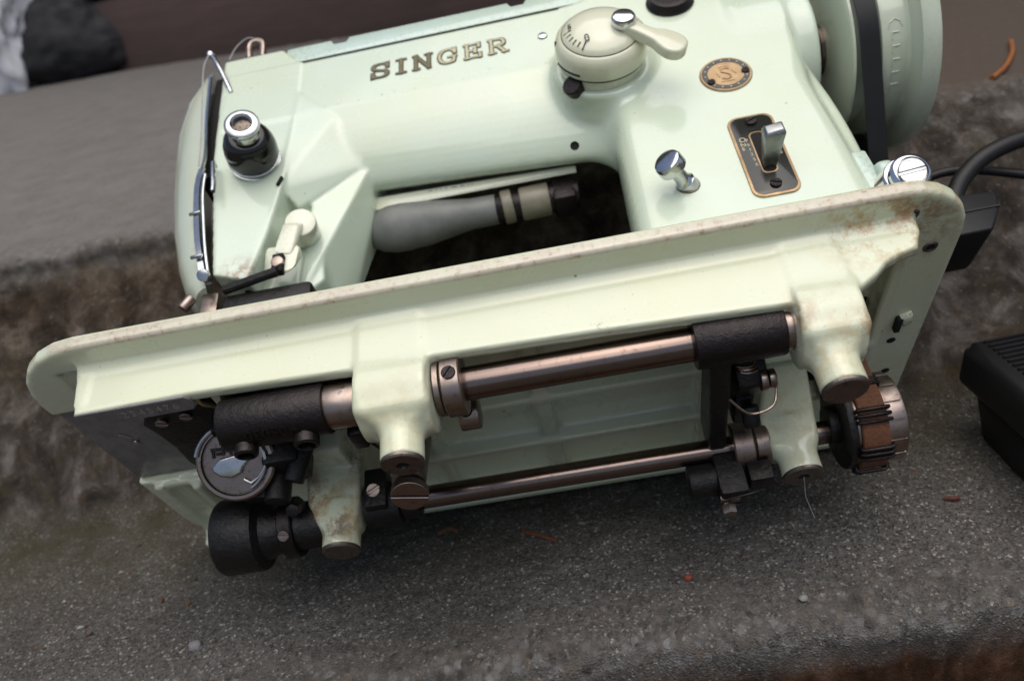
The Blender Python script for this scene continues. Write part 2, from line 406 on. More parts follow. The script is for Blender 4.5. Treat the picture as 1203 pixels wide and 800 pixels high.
# =================================================================== SETTING: concrete steps, house wall
RISE = 0.168; TREAD1 = -0.192; LEAN = 0.085; GZ = 0.037; FOOT = -0.052
def concrete_mat():
    m, nt, b = nodes('weathered_concrete'); g = N(nt)
    pos = g.n('ShaderNodeSeparateXYZ'); g.l(g.obj(), pos.inputs[0])
    wob = g.math('MULTIPLY', g.math('SUBTRACT', g.noise(55, 4, 0.65), 0.5), 0.016)
    px, py, pz = pos.outputs['X'], g.math('ADD', pos.outputs['Y'], wob), g.math('ADD', pos.outputs['Z'], wob)
    def rg(sock, a, b_):
        mr = g.n('ShaderNodeMapRange'); mr.inputs['From Min'].default_value = a; mr.inputs['From Max'].default_value = b_; g.l(sock, mr.inputs['Value']); return mr.outputs[0]
    riser = g.math('MAXIMUM', g.math('MULTIPLY', rg(pz, GZ+0.004, GZ+0.014), rg(py, LEAN+0.004, LEAN-0.010)), rg(pz, GZ-0.010, GZ-0.026))
    # tread: dark gritty aggregate, warm grey
    t = g.ramp(g.noise(11, 6, 0.65), (0.3, (0.078, 0.073, 0.067)), (0.7, (0.140, 0.133, 0.124)))
    vv = g.n('ShaderNodeTexVoronoi'); vv.inputs['Scale'].default_value = 1050; g.l(g.obj(), vv.inputs['Vector'])
    cs = g.n('ShaderNodeSeparateColor'); g.l(vv.outputs['Color'], cs.inputs[0])
    grain = g.ramp(cs.outputs[0], (0.10, 0.45), (0.35, 0.88), (0.80, 1.1), (0.93, 1.5), (0.985, 3.4))
    t = g.mix(0.85, t, grain, 'MULTIPLY')
    t = g.mix(g.ramp(g.noise(520, 4, 0.75), (0.50, 0.0), (0.66, 0.75)), t, (0.024, 0.020, 0.016))
    v2 = g.n('ShaderNodeTexVoronoi'); v2.inputs['Scale'].default_value = 430; g.l(g.obj(), v2.inputs['Vector'])
    c2 = g.n('ShaderNodeSeparateColor'); g.l(v2.outputs['Color'], c2.inputs[0])
    spk = g.math('MULTIPLY', g.ramp(g.math('ADD', v2.outputs['Distance'], g.math('MULTIPLY', g.noise(900, 2), 0.25)), (0.34, 1.0), (0.42, 0.0)), g.ramp(c2.outputs[0], (0.80, 0.0), (0.84, 1.0)))
    t = g.mix(g.math('MULTIPLY', spk, 0.5), t, g.mix(c2.outputs[1], (0.20, 0.185, 0.17), (0.11, 0.075, 0.05)))
    # brown-green dirt gathered where the tread meets the riser
    moss = g.math('MULTIPLY', rg(py, -0.135, FOOT), g.ramp(g.noise(38, 5, 0.7), (0.28, 0.25), (0.6, 0.95)))
    t = g.mix(moss, t, g.mix(g.noise(16), (0.060, 0.053, 0.026), (0.036, 0.029, 0.020)))
    # the upper landing: paler, smoother
    lt = g.ramp(g.noise(30, 6, 0.72), (0.3, (0.145, 0.136, 0.127)), (0.72, (0.195, 0.185, 0.176)))
    lt = g.mix(g.ramp(g.noise(240, 4, 0.7), (0.5, 0.0), (0.7, 0.45)), lt, (0.07, 0.062, 0.054))
    lt = g.mix(g.ramp(g.noise(52, 3, 0.6), (0.66, 0.0), (0.74, 0.5)), lt, (0.17, 0.12, 0.04))
    lt = g.mix(rg(px, 0.02, 0.30), lt, (0.090, 0.072, 0.058))
    t = g.mix(rg(py, LEAN-0.012, LEAN), t, lt)
    # riser: brown, softly mottled by lichen, moss and water streaks
    mv = g.mapping((1.0, 1.0, 0.5))
    r = g.ramp(g.noise(42, 6, 0.66, mv, 0.4), (0.36, (0.016, 0.0135, 0.011)), (0.48, (0.038, 0.0315, 0.026)), (0.57, (0.072, 0.064, 0.057)), (0.72, (0.155, 0.138, 0.127)))
    warm = rg(pz, 0.08, 0.16)
    r = g.mix(g.math('MULTIPLY', g.math('MULTIPLY', warm, 0.7), rg(px, 0.25, -0.05)), r, g.mix(1.0, r, (0.90, 0.70, 0.46), 'MULTIPLY'))
    r = g.mix(g.ramp(g.noise(110, 4, 0.7, mv), (0.52, 0.0), (0.68, 0.7)), r, (0.038, 0.023, 0.013))
    r = g.mix(g.ramp(g.noise(30, 4, 0.6, g.mapping((1, 1, .7), (3, 1, 2))), (0.56, 0.0), (0.70, 0.6)), r, (0.050, 0.043, 0.017))
    r = g.mix(g.ramp(g.noise(330, 3, 0.6), (0.62, 0.0), (0.72, 0.35)), r, (0.20, 0.17, 0.15))
    r = g.mix(rg(pz, GZ+0.002, GZ-0.02), r, g.mix(1.0, r, (1.15, 0.72, 0.50), 'MULTIPLY'))      # rusty brown stain down the front of the step
    c = g.mix(riser, t, r)
    # worn nosings: pebbly aggregate laid bare
    v3 = g.n('ShaderNodeTexVoronoi'); v3.inputs['Scale'].default_value = 230; g.l(g.obj(), v3.inputs['Vector'])
    c3 = g.n('ShaderNodeSeparateColor'); g.l(v3.outputs['Color'], c3.inputs[0])
    peb = g.ramp(c3.outputs[0], (0.1, (0.05, 0.045, 0.04)), (0.35, (0.15, 0.14, 0.13)), (0.6, (0.18, 0.176, 0.172)), (0.82, (0.13, 0.10, 0.075)), (0.95, (0.23, 0.222, 0.215)))
    peb = g.mix(g.ramp(v3.outputs['Distance'], (0.35, 0.0), (0.62, 0.8)), peb, (0.10, 0.092, 0.082))
    e1 = g.math('MULTIPLY', g.math('MULTIPLY', rg(py, TREAD1+0.040, TREAD1+0.006), rg(pz, GZ-0.024, GZ-0.006)), rg(pz, GZ+0.02, GZ+0.01))
    e2 = g.math('MULTIPLY', g.math('MULTIPLY', rg(py, LEAN-0.016, LEAN-0.004), rg(py, LEAN+0.022, LEAN+0.004)), 0.55)
    e = g.math('MULTIPLY', g.math('MAXIMUM', e1, e2), g.ramp(g.noise(75, 4, 0.65), (0.34, 0.15), (0.60, 0.95)))
    c = g.mix(e, c, peb)
    g.l(c, b.inputs['Base Color'])
    b.inputs['Roughness'].default_value = 0.95; b.inputs['Specular IOR Level'].default_value = 0.12
    h = g.math('ADD', g.math('MULTIPLY', g.noise(700, 4, 0.75), 0.9), g.math('MULTIPLY', vv.outputs['Distance'], 0.7))
    h = g.math('ADD', h, g.math('MULTIPLY', g.noise(160, 3, 0.6), 0.7))
    bmp = g.n('ShaderNodeBump'); bmp.inputs['Distance'].default_value = 0.0010; g.l(h, bmp.inputs['Height'])
    g.l(g.math('SUBTRACT', 0.9, g.math('MULTIPLY', riser, 0.55)), bmp.inputs['Strength']); g.l(bmp.outputs[0], b.inputs['Normal'])
    return m
M['concrete'] = concrete_mat()
def steps():
    # cross-section (y, z) walked from the lowest ground up and back, metres
    P = []
    def seg(a, b, step):
        L = math.dist(a, b); n = max(1, int(L/step))
        P.extend([(a[0]+(b[0]-a[0])*i/n, a[1]+(b[1]-a[1])*i/n) for i in range(n)])
    def arc(c, r, n=8):
        P.extend([(c[0]-r*math.cos(math.pi/2*i/n), c[1]+r*math.sin(math.pi/2*i/n)) for i in range(n+1)])
    seg((TREAD1, -RISE), (TREAD1, GZ-0.014), 0.004)
    arc((TREAD1+0.012, GZ-0.012), 0.012)
    seg((TREAD1+0.013, GZ), (FOOT-0.006, GZ), 0.0018)
    seg((FOOT-0.006, GZ), (FOOT+0.002, GZ+0.006), 0.0018)
    seg((FOOT+0.002, GZ+0.006), (LEAN-0.006, RISE-0.012), 0.0022)
    arc((LEAN+0.004, RISE-0.010), 0.010)
    seg((LEAN+0.005, RISE), (0.42, RISE), 0.0035); seg((0.42, RISE), (3.4, RISE), 0.04); P.append((3.4, RISE))
    xs = np.concatenate([np.arange(-3.2, -0.62, 0.03), np.arange(-0.62, 0.44, 0.0021), np.arange(0.44, 2.2, 0.03)])
    P = np.array(P); n = len(P); m = len(xs)
    X = np.repeat(xs[:, None], n, 1); Y = np.repeat(P[None, :, 0], m, 0); Z = np.repeat(P[None, :, 1], m, 0)
    Z = Z+np.clip((Z-GZ)/(RISE-GZ), 0, 1)*-0.0196*np.clip(X, -1.8, 0.6)
    s = np.arange(n); t = np.gradient(P, axis=0); nr = np.stack([-t[:, 1], t[:, 0]], 1); nr /= np.linalg.norm(nr, axis=1)[:, None]
    # the riser's foot runs slightly askew to its nosing
    f = np.where((P[:, 1] >= GZ-1e-6) & (P[:, 0] > FOOT-0.0065), np.clip(1-(P[:, 1]-GZ)/(RISE-GZ), 0, 1), np.where(P[:, 1] >= GZ-1e-6, np.clip((P[:, 0]-TREAD1)/(FOOT-TREAD1), 0, 1), 0))
    Y = Y+f[None, :]*np.clip(-0.05*X, -0.03, 0.03)
    edge = np.exp(-((P[:, 0]-LEAN)**2+(P[:, 1]-RISE+0.002)**2)/0.014**2)+np.exp(-((P[:, 0]-TREAD1-0.004)**2+(P[:, 1]-GZ+0.004)**2)/0.014**2)
    d = 0.0011*fbm(X*45, Y*45, Z*45, 4, 1)+0.0008*fbm(X*220, Y*220, Z*220, 2, 9)
    d += edge[None, :]*(0.0022*fbm(X*40, Y*40, Z*40, 4, 3)-0.0012+0.0013*fbm(X*150, Y*150, Z*150, 2, 17))
    ris = ((P[:, 1] < RISE-.012) & (P[:, 1] > GZ+0.004)) | (P[:, 1] < GZ-0.004)
    d += ris[None, :]*0.0008*fbm(X*60, Y*60, Z*40, 4, 21)
    V = np.stack([X, Y+d*nr[None, :, 0], Z+d*nr[None, :, 1]], -1).reshape(-1, 3)
    i, j = np.meshgrid(np.arange(m-1), np.arange(n-1), indexing='ij'); a = i*n+j
    F = np.stack([a, a+n, a+n+1, a+1], -1).reshape(-1, 4)
    me = bpy.data.meshes.new('concrete_steps'); me.vertices.add(len(V)); me.vertices.foreach_set('co', V.ravel())
    me.loops.add(F.size); me.loops.foreach_set('vertex_index', F.astype(np.int32).ravel())
    me.polygons.add(len(F)); me.polygons.foreach_set('loop_start', np.arange(0, F.size, 4, dtype=np.int32))
    me.update(calc_edges=True)
    o = finish('concrete_steps', me, 'concrete', None, 60); o['kind'] = 'structure'
    return o
steps()
# the next step down and the ground before it
b = B(1); b.box((-2.2, -0.46, -RISE*2), (2.2, TREAD1+0.01, -RISE-0.001), 0.004, 2); o = b.build('lower_tread', 'concrete'); o['kind'] = 'structure'
b = B(1); b.add([(-40, -40, -2*RISE), (40, -40, -2*RISE), (40, 40, -2*RISE), (-40, 40, -2*RISE)], [(0, 1, 2, 3)])
o = b.build('ground', plain('dark_ground', (0.075, 0.068, 0.058), 0.9, var=0.5, bump=0.4, scale=8), None, 0); o['kind'] = 'structure'

# house wall standing across the landing, at an angle
def wood(name, col):
    m, nt, b = nodes(name); g = N(nt)
    v = g.mapping((0.6, 6, 6)); n1 = g.noise(9, 6, 0.65, v)
    c = g.ramp(n1, (0.3, tuple(x*0.65 for x in col)), (0.7, col)); c = g.mix(g.ramp(g.noise(5, 3), (0.45, 0.0), (0.7, 0.5)), c, tuple(x*0.6 for x in col))
    g.l(c, b.inputs['Base Color']); b.inputs['Roughness'].default_value = 0.7; g.bump(n1, 0.3, 0.003, b); return m
M['brownwood'] = wood('brown_painted_board', (0.11, 0.066, 0.058)); M['greywood'] = wood('grey_green_board', (0.13, 0.13, 0.105))
wall = empty('house_wall', (-0.45, 1.42, RISE-0.02)); wall.rotation_euler = (0, 0, math.radians(-24))
tag(wall, 'house wall of dark brown boards with a grey board above, across the landing', 'wall')
z0 = 0.0; wb = B(1)
wb.box((-2.6, 0.02, -0.05), (2.6, 0.10, 1.9), 0.002); wb.build('wall_core', 'brownwood', wall)
for i, (hh, mt) in enumerate(((0.195, 'brownwood'), (0.15, 'greywood'), (0.15, 'brownwood'), (0.15, 'greywood'), (0.15, 'greywood'), (0.15, 'greywood'), (0.15, 'greywood'), (0.15, 'greywood'), (0.15, 'greywood'), (0.15, 'greywood'))):
    q = B(1); q.hull([(x, y, z) for x in (-2.6, 2.6) for (y, z) in ((-0.006 if i else 0.0, z0+0.001), (0.019, z0), (0.004 if i else 0.002, z0+hh), (0.019, z0+hh))], 0.002)
    q.build('board', mt, wall); z0 += hh+0.012

# =================================================================== THE SEWING MACHINE
root = empty('sewing_machine', ROOT_LOC)
root.matrix_world = Matrix.Translation(ROOT_LOC) @ Matrix((
    (1, 0, 0), (0, float(FC@YC), float(FC@ZC)), (0, float(UC@YC), float(UC@ZC)))).to_4x4()
tag(root, 'mint green enamelled sewing machine tipped back, showing the underside of its bed', 'sewing machine')

# ---- bed casting: lip, skirt, ribs, bearing bosses and posts, one iron casting
def bed():
    s = SDF((-4, -4, -72), (372, 182, 4), 0.85)
    pts = []
    for r, cx, cy, a0 in ((34, 34, 34, 180), (26, 342, 26, 270), (26, 342, 152, 0), (26, 26, 152, 90)):
        for i in range(7):
            a = math.radians(a0+15*i); pts.append((cx+r*math.cos(a), cy+r*math.sin(a)))
    s.u(s.poly(pts, 'xy', -7, 0, 2.2))
    s.cut(s.box((20, 15, -20), (340, 164, -5.2), 0.5), 2)                 # hollow out the underside of the plate
    s.cut(s.box((-10, 40, -20), (104, 108, 20), 1))                        # opening under the slide plate
    s.cut(s.box((104, 48, -20), (128, 92, 20), 1))
    s.cut(s.box((318, 60, -20), (341, 128, 20), 1))                        # opening for the clip belt
    # skirt
    front = [(30, -3), (33, -29), (78, -28.2), (84, -28.4), (141, -30.6), (170, -30.6), (228, -32.4), (295, -35.4), (320, -33.2), (326, -29.5), (331, -25), (337, -22.6), (343, -21), (346, -14), (347, -3)]
    s.u(s.poly(front, 'xz', 12, 17.5, 1.4), 1.5)
    s.u(s.poly([(6.5, -6.2), (9.6, -7.6), (12.2, -11), (15, -12), (15, -4)], 'yz', 31, 345, 0.3), 2)
    s.u(s.poly([(28, -3), (30.2, -9), (32.2, -25), (37.5, -25), (38, -3)], 'xz', 12, 20, 1.2), 1)
    s.u(s.box((33.5, 12, -27.9), (77.5, 21.4, -21), 0.8), 0)
    s.u(s.box((341, 14, -13.5), (346, 166, -3), 1.2), 3)
    s.u(s.box((8, 162, -19), (346, 167.5, -3), 1.4), 3)
    s.u(s.box((8, 108, -11), (13, 166, -3), 1.2), 3)
    s.u(s.box((13, 108.5, -9.5), (108, 113, -3), 1.2), 2.5)
    s.u(s.box((27, 110, -13), (31, 140, -3), 1.2), 4)
    s.u(s.box((80, 17, -24), (95, 39, -4), 2), 2)                          # lug behind the number pad
    # ribs under the plate
    for lo, hi in (((120, 82, -13), (342, 86.5, -3)), ((120, 121, -13.5), (342, 125.5, -3)), ((198, 40, -12), (205, 165, -3)), ((145, 40, -12.5), (150, 165, -3)), ((270, 60, -13.5), (275, 165, -3)), ((104, 40, -9), (108, 166, -3))):
        s.u(s.box(lo, hi, 1.3), 3.5)
    # front bosses and their posts
    for x0, x1, px in ((140.5, 168, 155.3), (296, 318.5, 305.6)):
        s.u(s.box((x0, 11.6, -49.5), (x1, 33, -8), 3.5), 2)
        s.u(s.cyl((x0+0.6, 25, -36.5), (x1-0.6, 25, -37.5), 15.2, 1.2), 2)
        s.u(s.hull([(x0+2, 13, -48), (x1-2, 13, -48), (x0+2, 33, -48), (x1-2, 33, -48), (px-7, 17, -54), (px+7, 17, -54), (px-7, 31, -54), (px+7, 31, -54)], 3), 2)
        s.u(s.cyl((px, 24, -40), (px, 24, -64.3), 7.8, 0.5), 3)
    # rear posts carrying the lower shaft
    s.u(s.hull([(x, y, z) for y in (92, 108) for x, z in ((90, -4), (116, -4), (114.5, -52), (99, -52), (93, -42), (117, -46), (117, -15), (90, -14))], 3), 5)
    s.u(s.cyl((107, 99, -40), (107, 99, -60.3), 8.2, 0.5), 3)
    s.u(s.hull([(x, y, z) for y in (92, 108) for x, z in ((302, -3), (319, -3), (314.5, -37), (312.5, -48), (292, -50), (289, -37))], 3), 5)
    s.u(s.cyl((302.5, 99, -36), (302.5, 99, -59.4), 8.2, 0.5), 4)
    s.u(s.hull([(x, y, z) for y in (76, 92) for x, z in ((92, -3), (113, -3), (113, -25), (95, -23))], 2), 2)   # cream lug by the rear left post
    s.u(s.hull([(x, y, z) for y in (30, 60) for x, z in ((150, -4), (174, -4), (174, -16), (150, -22))], 1.2), 4)
    o = s.build('bed', 'bed', root)
    return o
bed_o = bed()
for (x, y, z, r, hole) in ((155.3, 24, -65.0, 7.7, 2.2), (305.6, 24, -65.0, 7.7, 0), (107, 99, -61.0, 8.1, 0), (302.5, 99, -60.0, 8.1, 2.4)):
    q = B(); pr = [(0, 1.1), (hole, 1.1), (hole, -0.6), (r-.5, -0.6), (r, 0), (r, 1)] if hole else [(0, -0.6), (r-.5, -0.6), (r, 0), (r, 1)]
    q.lathe(pr, (x, y, z), (0, 0, 1), 40); pe = q.build('post_end', 'postend', bed_o)
    if hole: h_ = B(); h_.lathe([(0, .5), (hole+.2, .5), (hole+.2, .9), (0, .9)], (x, y, z), (0, 0, 1), 24); h_.build('post_hole', 'hole', bed_o)
# number pad on the skirt's lower edge
q = B(); q.prism([(33.4, 12.4), (76, 12.6), (77.8, 14.5), (77.8, 19), (76, 21.3), (35, 21.6), (32.8, 19)], (0, 0, -28.3), (1, 0, 0), (0, 1, 0), (0, 0, -1), -0.8, 0.75, 0.3, 1)
pad = q.build('number_pad', 'slide', root)
text('serial_number', '2345476', M['stamp'], pad, (49.5, 19.0, -29.06), (1, 0, 0), (0, -1, 0), 5.2, (0, 0, -1), 0.12, 0.95, 1.35)
# slide plate, its black spring and the needle plate screws
q = B(); q.box((0.5, 41, -4.2), (70, 107, -1.2), 0.5); sp = q.build('slide_plate', 'slide', root)
q = B(); q.cyl((18, 74, -4.2), (18, 74, -5.3), 1.5, 0.3, seg=20); q.tube([(14, 66, -4.4), (17.5, 70.5, -4.4)], 0.5, 8); q.build('rivet', 'dullchrome', sp)
q = B()
q.prism([(31, 58), (36, 50), (50, 46), (66, 48), (72, 56), (60, 66), (56, 80), (60, 96), (62, 107), (36, 108), (33, 94), (34, 80), (33, 68)], (0, 0, -4.4), (1, 0, 0), (0, 1, 0), (0, 0, -1), 0, 3.2, 0.7)
spr = q.build('slide_spring', 'black', root)
for c_ in ((40, 57, -7.6), (52, 55, -7.6)): q = B(); q.screw(c_, (0, 0, -1), 2.8, 1.6, (1, .4, 0)); q.build('screw', 'steel2', spr)
for a_, b_ in (((44, 42, -9), (62, 50, -5)), ((70, 42, -9), (84, 48, -6))): q = B(); q.box(a_, b_, 1.0); q.build('plate_catch', 'black', root)
q = B(); q.box((70.5, 41, -4), (127, 107, -1.4), 0.4); q.build('throat_plate', 'slide', root)
q = B(); q.tube(spline([(62.5, 40.5, -7), (64, 45, -10), (67, 50, -9), (68, 56, -6)]), 0.9, 8); q.build('plate_wire', 'brass', root)

# ---- upper shaft with its sleeves and collars
AX = np.array([0., 24.5, -36.6])
def on_upper(x, dy=0, dz=0): return (x, AX[1]+dy, AX[2]+dz)
q = B(); q.cyl(on_upper(138), on_upper(300), 6.2, 0.6, seg=48); ush = q.build('upper_shaft', 'steel', root)
q = B(); q.cyl(on_upper(127), on_upper(141.5), 8.4, 0.6, seg=48); q.build('shaft_sleeve', 'steel2', root)
q = B()
q.cyl(on_upper(87.5), on_upper(128), 9.9, 1.2, seg=48)
for bx, r in ((95.5, 4.4), (118.5, 4.7)):
    q.lathe([(r+1.6, -4), (r+.5, 3), (r, 6), (r, 11.2), (r-.6, 11.8), (r-1.4, 11.8), (r-1.7, 7), (0, 7)], (bx, 25.5, -38), (0.05, 0.12, -1), 32)
q.hull([(88, 17, -30), (88, 32, -30), (78, 30, -14), (78, 40, -14), (100, 17, -26), (100, 34, -22), (96, 40, -12)], 1.5)
rk = q.build('rocker_casting', 'iron', root)
text('casting_number', 'H05030', M['iron'], rk, (119.0, AX[1], AX[2]), (-1, 0, 0), (0, 0.80, -0.60), 6.2, (0, -0.60, -0.80), 1.0, 1.0, 1.05, bend=((0, AX[1], AX[2]), 9.9))
q = B(); q.ring(on_upper(168.7), (1, 0, 0), 10.4, 5.9, 2.4, 0.3); q.ring(on_upper(171.6), (1, 0, 0), 11.2, 5.9, 7.2, 0.5); cl = q.build('collar', 'steel2', root)
q = B(); q.screw((175.2, AX[1]-10.55, AX[2]-1.2), (0, -1, -0.15), 2.6, 1.1, (1, 0, 1.2)); q.build('set_screw', 'iron', cl)
q = B(); q.cyl((171.5, 50, -34), (179.5, 50, -34), 6.3, 0.6, seg=36); c2 = q.build('collar', 'steel2', root)
q = B(); q.cyl((175, 44.4, -36), (175, 43.2, -36.4), 2.4, 0.2, seg=24); q.build('set_screw', 'hole', c2)
q = B(); q.cyl(on_upper(261.5), on_upper(293.0), 9.4, 0.8, seg=48); q.build('crank_sleeve', 'iron', root)
q = B(); q.cyl(on_upper(292.5), on_upper(297.5), 7.8, 0.5, seg=40); q.build('bush', 'steel2', root)

# ---- lower shaft, its collars, the gear case
LX = np.array([0., 100., -42.0])
def on_lower(x): return (x, LX[1], LX[2])
q = B(); q.cyl(on_lower(112), on_lower(340), 4.9, 0.5, seg=40); q.build('lower_shaft', 'steel', root)
q = B(); q.cyl(on_lower(118), on_lower(134), 9.6, 0.8, seg=36); q.box((120, 88, -48), (130, 100, -30), 1.0); q.cyl(on_lower(134), on_lower(142), 8, 0.6); clk = q.build('shaft_clamp', 'black', root)
q = B(); q.screw((124.5, 88.4, -40.5), (0, -1, -0.3), 3.0, 1.4, (1, 0, 0.5)); q.build('clamp_screw', 'steel2', clk)
# slotted stud standing between post and lower shaft
q = B(); q.screw((146, 68, -53.5), (0.02, -0.35, -1), 7.6, 3.2, (1, 0.25, 0), 0.09); q.cyl((146, 66, -51), (147, 76, -26), 6.8, 0.5); q.build('slotted_stud', 'steel2', root)
q = B()
q.lathe([(0, 0), (14.6, 0), (16.2, 0.5), (16.9, 1.8), (16.9, 17.5), (16.3, 19), (12.5, 21), (10.5, 26), (10.5, 46), (9.5, 48), (0, 48)], (50.5, 103, -44.5), (1, 0, 0), 56)
gc = q.build('gear_case', 'black', root)
q = B(); q.ring((80, 103, -44.5), (1, 0, 0), 13.4, 10, 6.5, .6); q.build('gear_ring', 'iron', gc)
q = B(); q.screw((83.3, 92.5, -52.6), (0, -.75, -.62), 2.4, 1.2, (1, .3, 0)); q.build('ring_screw', 'steel2', gc)
q = B(); q.cyl((90, 92, -40), (90, 84, -46), 3.2, .5, seg=6); q.build('hex_bolt', 'iron', gc)
q = B(); q.cyl((50.6, 95, -47), (49.2, 95, -47), 0.9, 0.2, seg=16); q.build('grease_screw', 'steel2', gc)
# upright hook shaft, brackets and links between gear case and hook (dark, oily)
q = B()
q.cyl((78, 84, -40), (80, 78, -10), 9, 1); q.cyl((86, 78, -44), (88, 74, -8), 5.5, .8)
q.box((84, 62, -34), (100, 82, -18), 2.0); q.box((66, 50, -22), (96, 72, -10), 2)
q.cyl((96, 70, -40), (102, 66, -24), 4.2, .6);
q.box((84, 20, -20), (138, 44, -9), 2.2); q.box((98, 40, -26), (136, 60, -10), 2)
q.build('hook_bracket', 'black', root)
for x_ in (97, 116): q = B(); q.screw((x_, 22, -20.5), (0, -.4, -1), 3.6, 1.6); q.build('bracket_screw', 'iron', root)
q = B(); q.box((131, 34, -44), (137, 46, -24), 1.2); q.tube(spline([(132, 36, -40), (139, 44, -44), (143, 56, -44), (144, 70, -42)]), 0.7, 8); q.build('oil_tube', 'iron', root)
# ---- rotary hook and bobbin case
hn = np.array([0.10, -0.80, -0.60]); hn /= np.linalg.norm(hn); hu = np.cross(hn, (0, 0, 1.)); hu /= np.linalg.norm(hu); hu = -hu if hu[0] < 0 else hu; hv = np.cross(hn, hu)
if hv[2] < 0: hv = -hv
HC = np.array([73.5, 62., -30.5])
q = B(); q.lathe([(0, -9), (13, -9), (15.6, -7), (16.4, -2), (16.4, 0.2), (15.5, 0.9), (14.2, 0.9), (13.8, -0.4), (0, -0.4)], HC, hn, 56); hk = q.build('rotary_hook', 'steel2', root)
def hp(a, b, c=0.0): return HC+hu*a+hv*b+hn*c
q = B()
def sector(r, a0, a1, n=18): return [(r*math.cos(math.radians(a0+(a1-a0)*i/n)), r*math.sin(math.radians(a0+(a1-a0)*i/n))) for i in range(n+1)]
q.prism(sector(13.4, 0, 352, 40), HC, hu, hv, hn, -0.5, 0.7, 0.3, 1)
bc = q.build('bobbin_case', 'case', root)
q = B(); q.prism([(-9, -1), (-6, 2.0), (0, 3.2), (5.6, 2.6), (6.2, 0.4), (3.6, -2.2), (2.6, -4.6), (-1.5, -6.4), (-6.2, -5.4), (-9, -3.2)], HC, hu, hv, hn, 0.7, 2.6, 0.9, 3); q.build('case_latch', 'dullchrome', bc)
q = B()
q.tube([hp(*p, 1.3) for p in [(12.6*math.cos(math.radians(a)), 12.6*math.sin(math.radians(a))) for a in range(-62, 42, 6)]], 0.75, 8)
q.tube([hp(*p, 1.3) for p in ((3.2, -7.4), (6, -9.2), (9.6, -7.0), (12, -3.8))], 0.8, 8)
q.tube([hp(*p, 1.6) for p in [(15.9*math.cos(math.radians(a)), 15.9*math.sin(math.radians(a))) for a in range(118, 172, 6)]], 1.0, 8)
q.build('case_spring', 'dullchrome', bc)
q = B()
for a, b_, w_, h_ in ((-7.4, 5.8, 2.0, .7), (-8.4, 4.2, .6, 1.8), (-6.0, 4.0, 1.2, .6), (-2.8, 8.2, 2.8, .6), (-4.4, 5.6, .6, 2.2), (-1.2, 5.8, .6, 2.6), (-2.8, 5.0, .9, .6), (8.0, 4.6, 1.2, 1.2), (5.0, 5.4, 2.8, .5)):
    q.obox(hp(a, b_, 1.0), hu, hv, hn, w_, h_, 0.5, 0.15, 1)
q.build('case_markings', 'black', bc)

# ---- right hand linkage
q = B(); q.hull([(266, 24, -44), (274, 24, -44), (267, 32, -28), (274, 32, -28), (268, 104, -44), (275, 104, -44), (268, 100, -26), (275, 100, -26)], 1.2); q.build('connecting_link', 'black', root)
q = B(); q.hull([(276, 38, -36), (288, 38, -36), (276, 60, -28), (290, 60, -28), (277, 46, -46), (288, 46, -46), (278, 66, -38), (288, 66, -38)], 1.5); q.box((278, 64, -40), (286, 84, -26), 1.5); q.cyl((283, 66, -42), (283, 72, -48), 3.4, .6); q.build('link_fork', 'black', root)
q = B(); pth = [(279+3.6*math.cos(t)+t*0.12, 36+3.6*math.sin(t)*.4+t*.35, -39.5+3.0*math.sin(t)) for t in np.linspace(0, 6*math.pi, 90)]; q.tube(pth, 0.55, 6)
q.tube(spline([(272, 44, -50), (279, 50, -54), (288, 50, -52), (291, 48, -44)]), 0.5, 6); q.build('spring', 'steel2', root)
q = B(); q.cyl((285, 46, -43), (287.6, 46, -43), 4.2, .4); q.cyl((288.2, 46, -43), (290.8, 46, -43), 3.6, .4); q.build('pivot_screw', 'steel2', root)
q = B(); q.ring(on_lower(277.5), (1, 0, 0), 10.2, 4.6, 8.5, 0.6); q.ring(on_lower(286.6), (1, 0, 0), 8.8, 4.6, 6.2, 0.6); q.build('eccentric', 'steel2', root)
q = B(); q.box((281, 96, -60), (291, 106, -51), 1.2); q.build('eccentric_strap', 'iron', root)
q = B(); q.cyl((257, 104, -53), (272, 104, -53), 7.2, 1); q.box((268, 96, -64), (280, 110, -44), 2.0); q.build('feed_block', 'black', root)
q = B(); q.tube(spline([(272, 104, -52), (270.5, 104, -60), (270, 104, -66)]), 1.2, 8)
q.cyl((268, 103, -62.5), (276, 103, -62.5), 2.2, .4, seg=24); q.cyl((270.5, 103, -66), (270.5, 103, -70), 3.1, .5, seg=6); q.build('adjusting_bolt', 'steel2', root)
q = B(); q.tube(spline([(271, 101, -64), (280, 99, -64), (286, 101, -62)]), 0.45, 6); q.build('bolt_wire', 'iron', root)

# ---- belt pulley with its clip belt
PX = np.array([0., 100., -39.0])
q = B(); q.cyl((322, *PX[1:]), (325.5, *PX[1:]), 19.2, .8, seg=56); q.cyl((318, *PX[1:]), (323, *PX[1:]), 8, .8); pul = q.build('belt_pulley', 'black', root)
q = B(); q.cyl((325, *PX[1:]), (345.2, *PX[1:]), 18.3, .8, seg=56)
def pp(th, r): return np.array([0, PX[1]+r*math.cos(th), PX[2]+r*math.sin(th)])
for k in range(16):
    th = 2*math.pi*k/16; a = pp(th, 1)-PX; t = np.array([0, -a[2], a[1]])
    q.obox(np.array([338.5, 0, 0])+pp(th, 18.3), (1, 0, 0), t, a, 5.5, 3.25, 0.55, .25)
q.build('pulley_rim', 'steel2', pul)
q = B(); q.ring((326.4, *PX[1:]), (1, 0, 0), 20.2, 17.6, 10.8, .5, 64); dbelt = q.build('cord_belt', 'felt', root)
for y_ in (PX[1]-18.9, PX[1]+18.9):
    q = B(); q.box((326.6, y_-1.2, PX[2]), (337.0, y_+1.2, 40), .4); q.build('belt_run', 'felt', root)
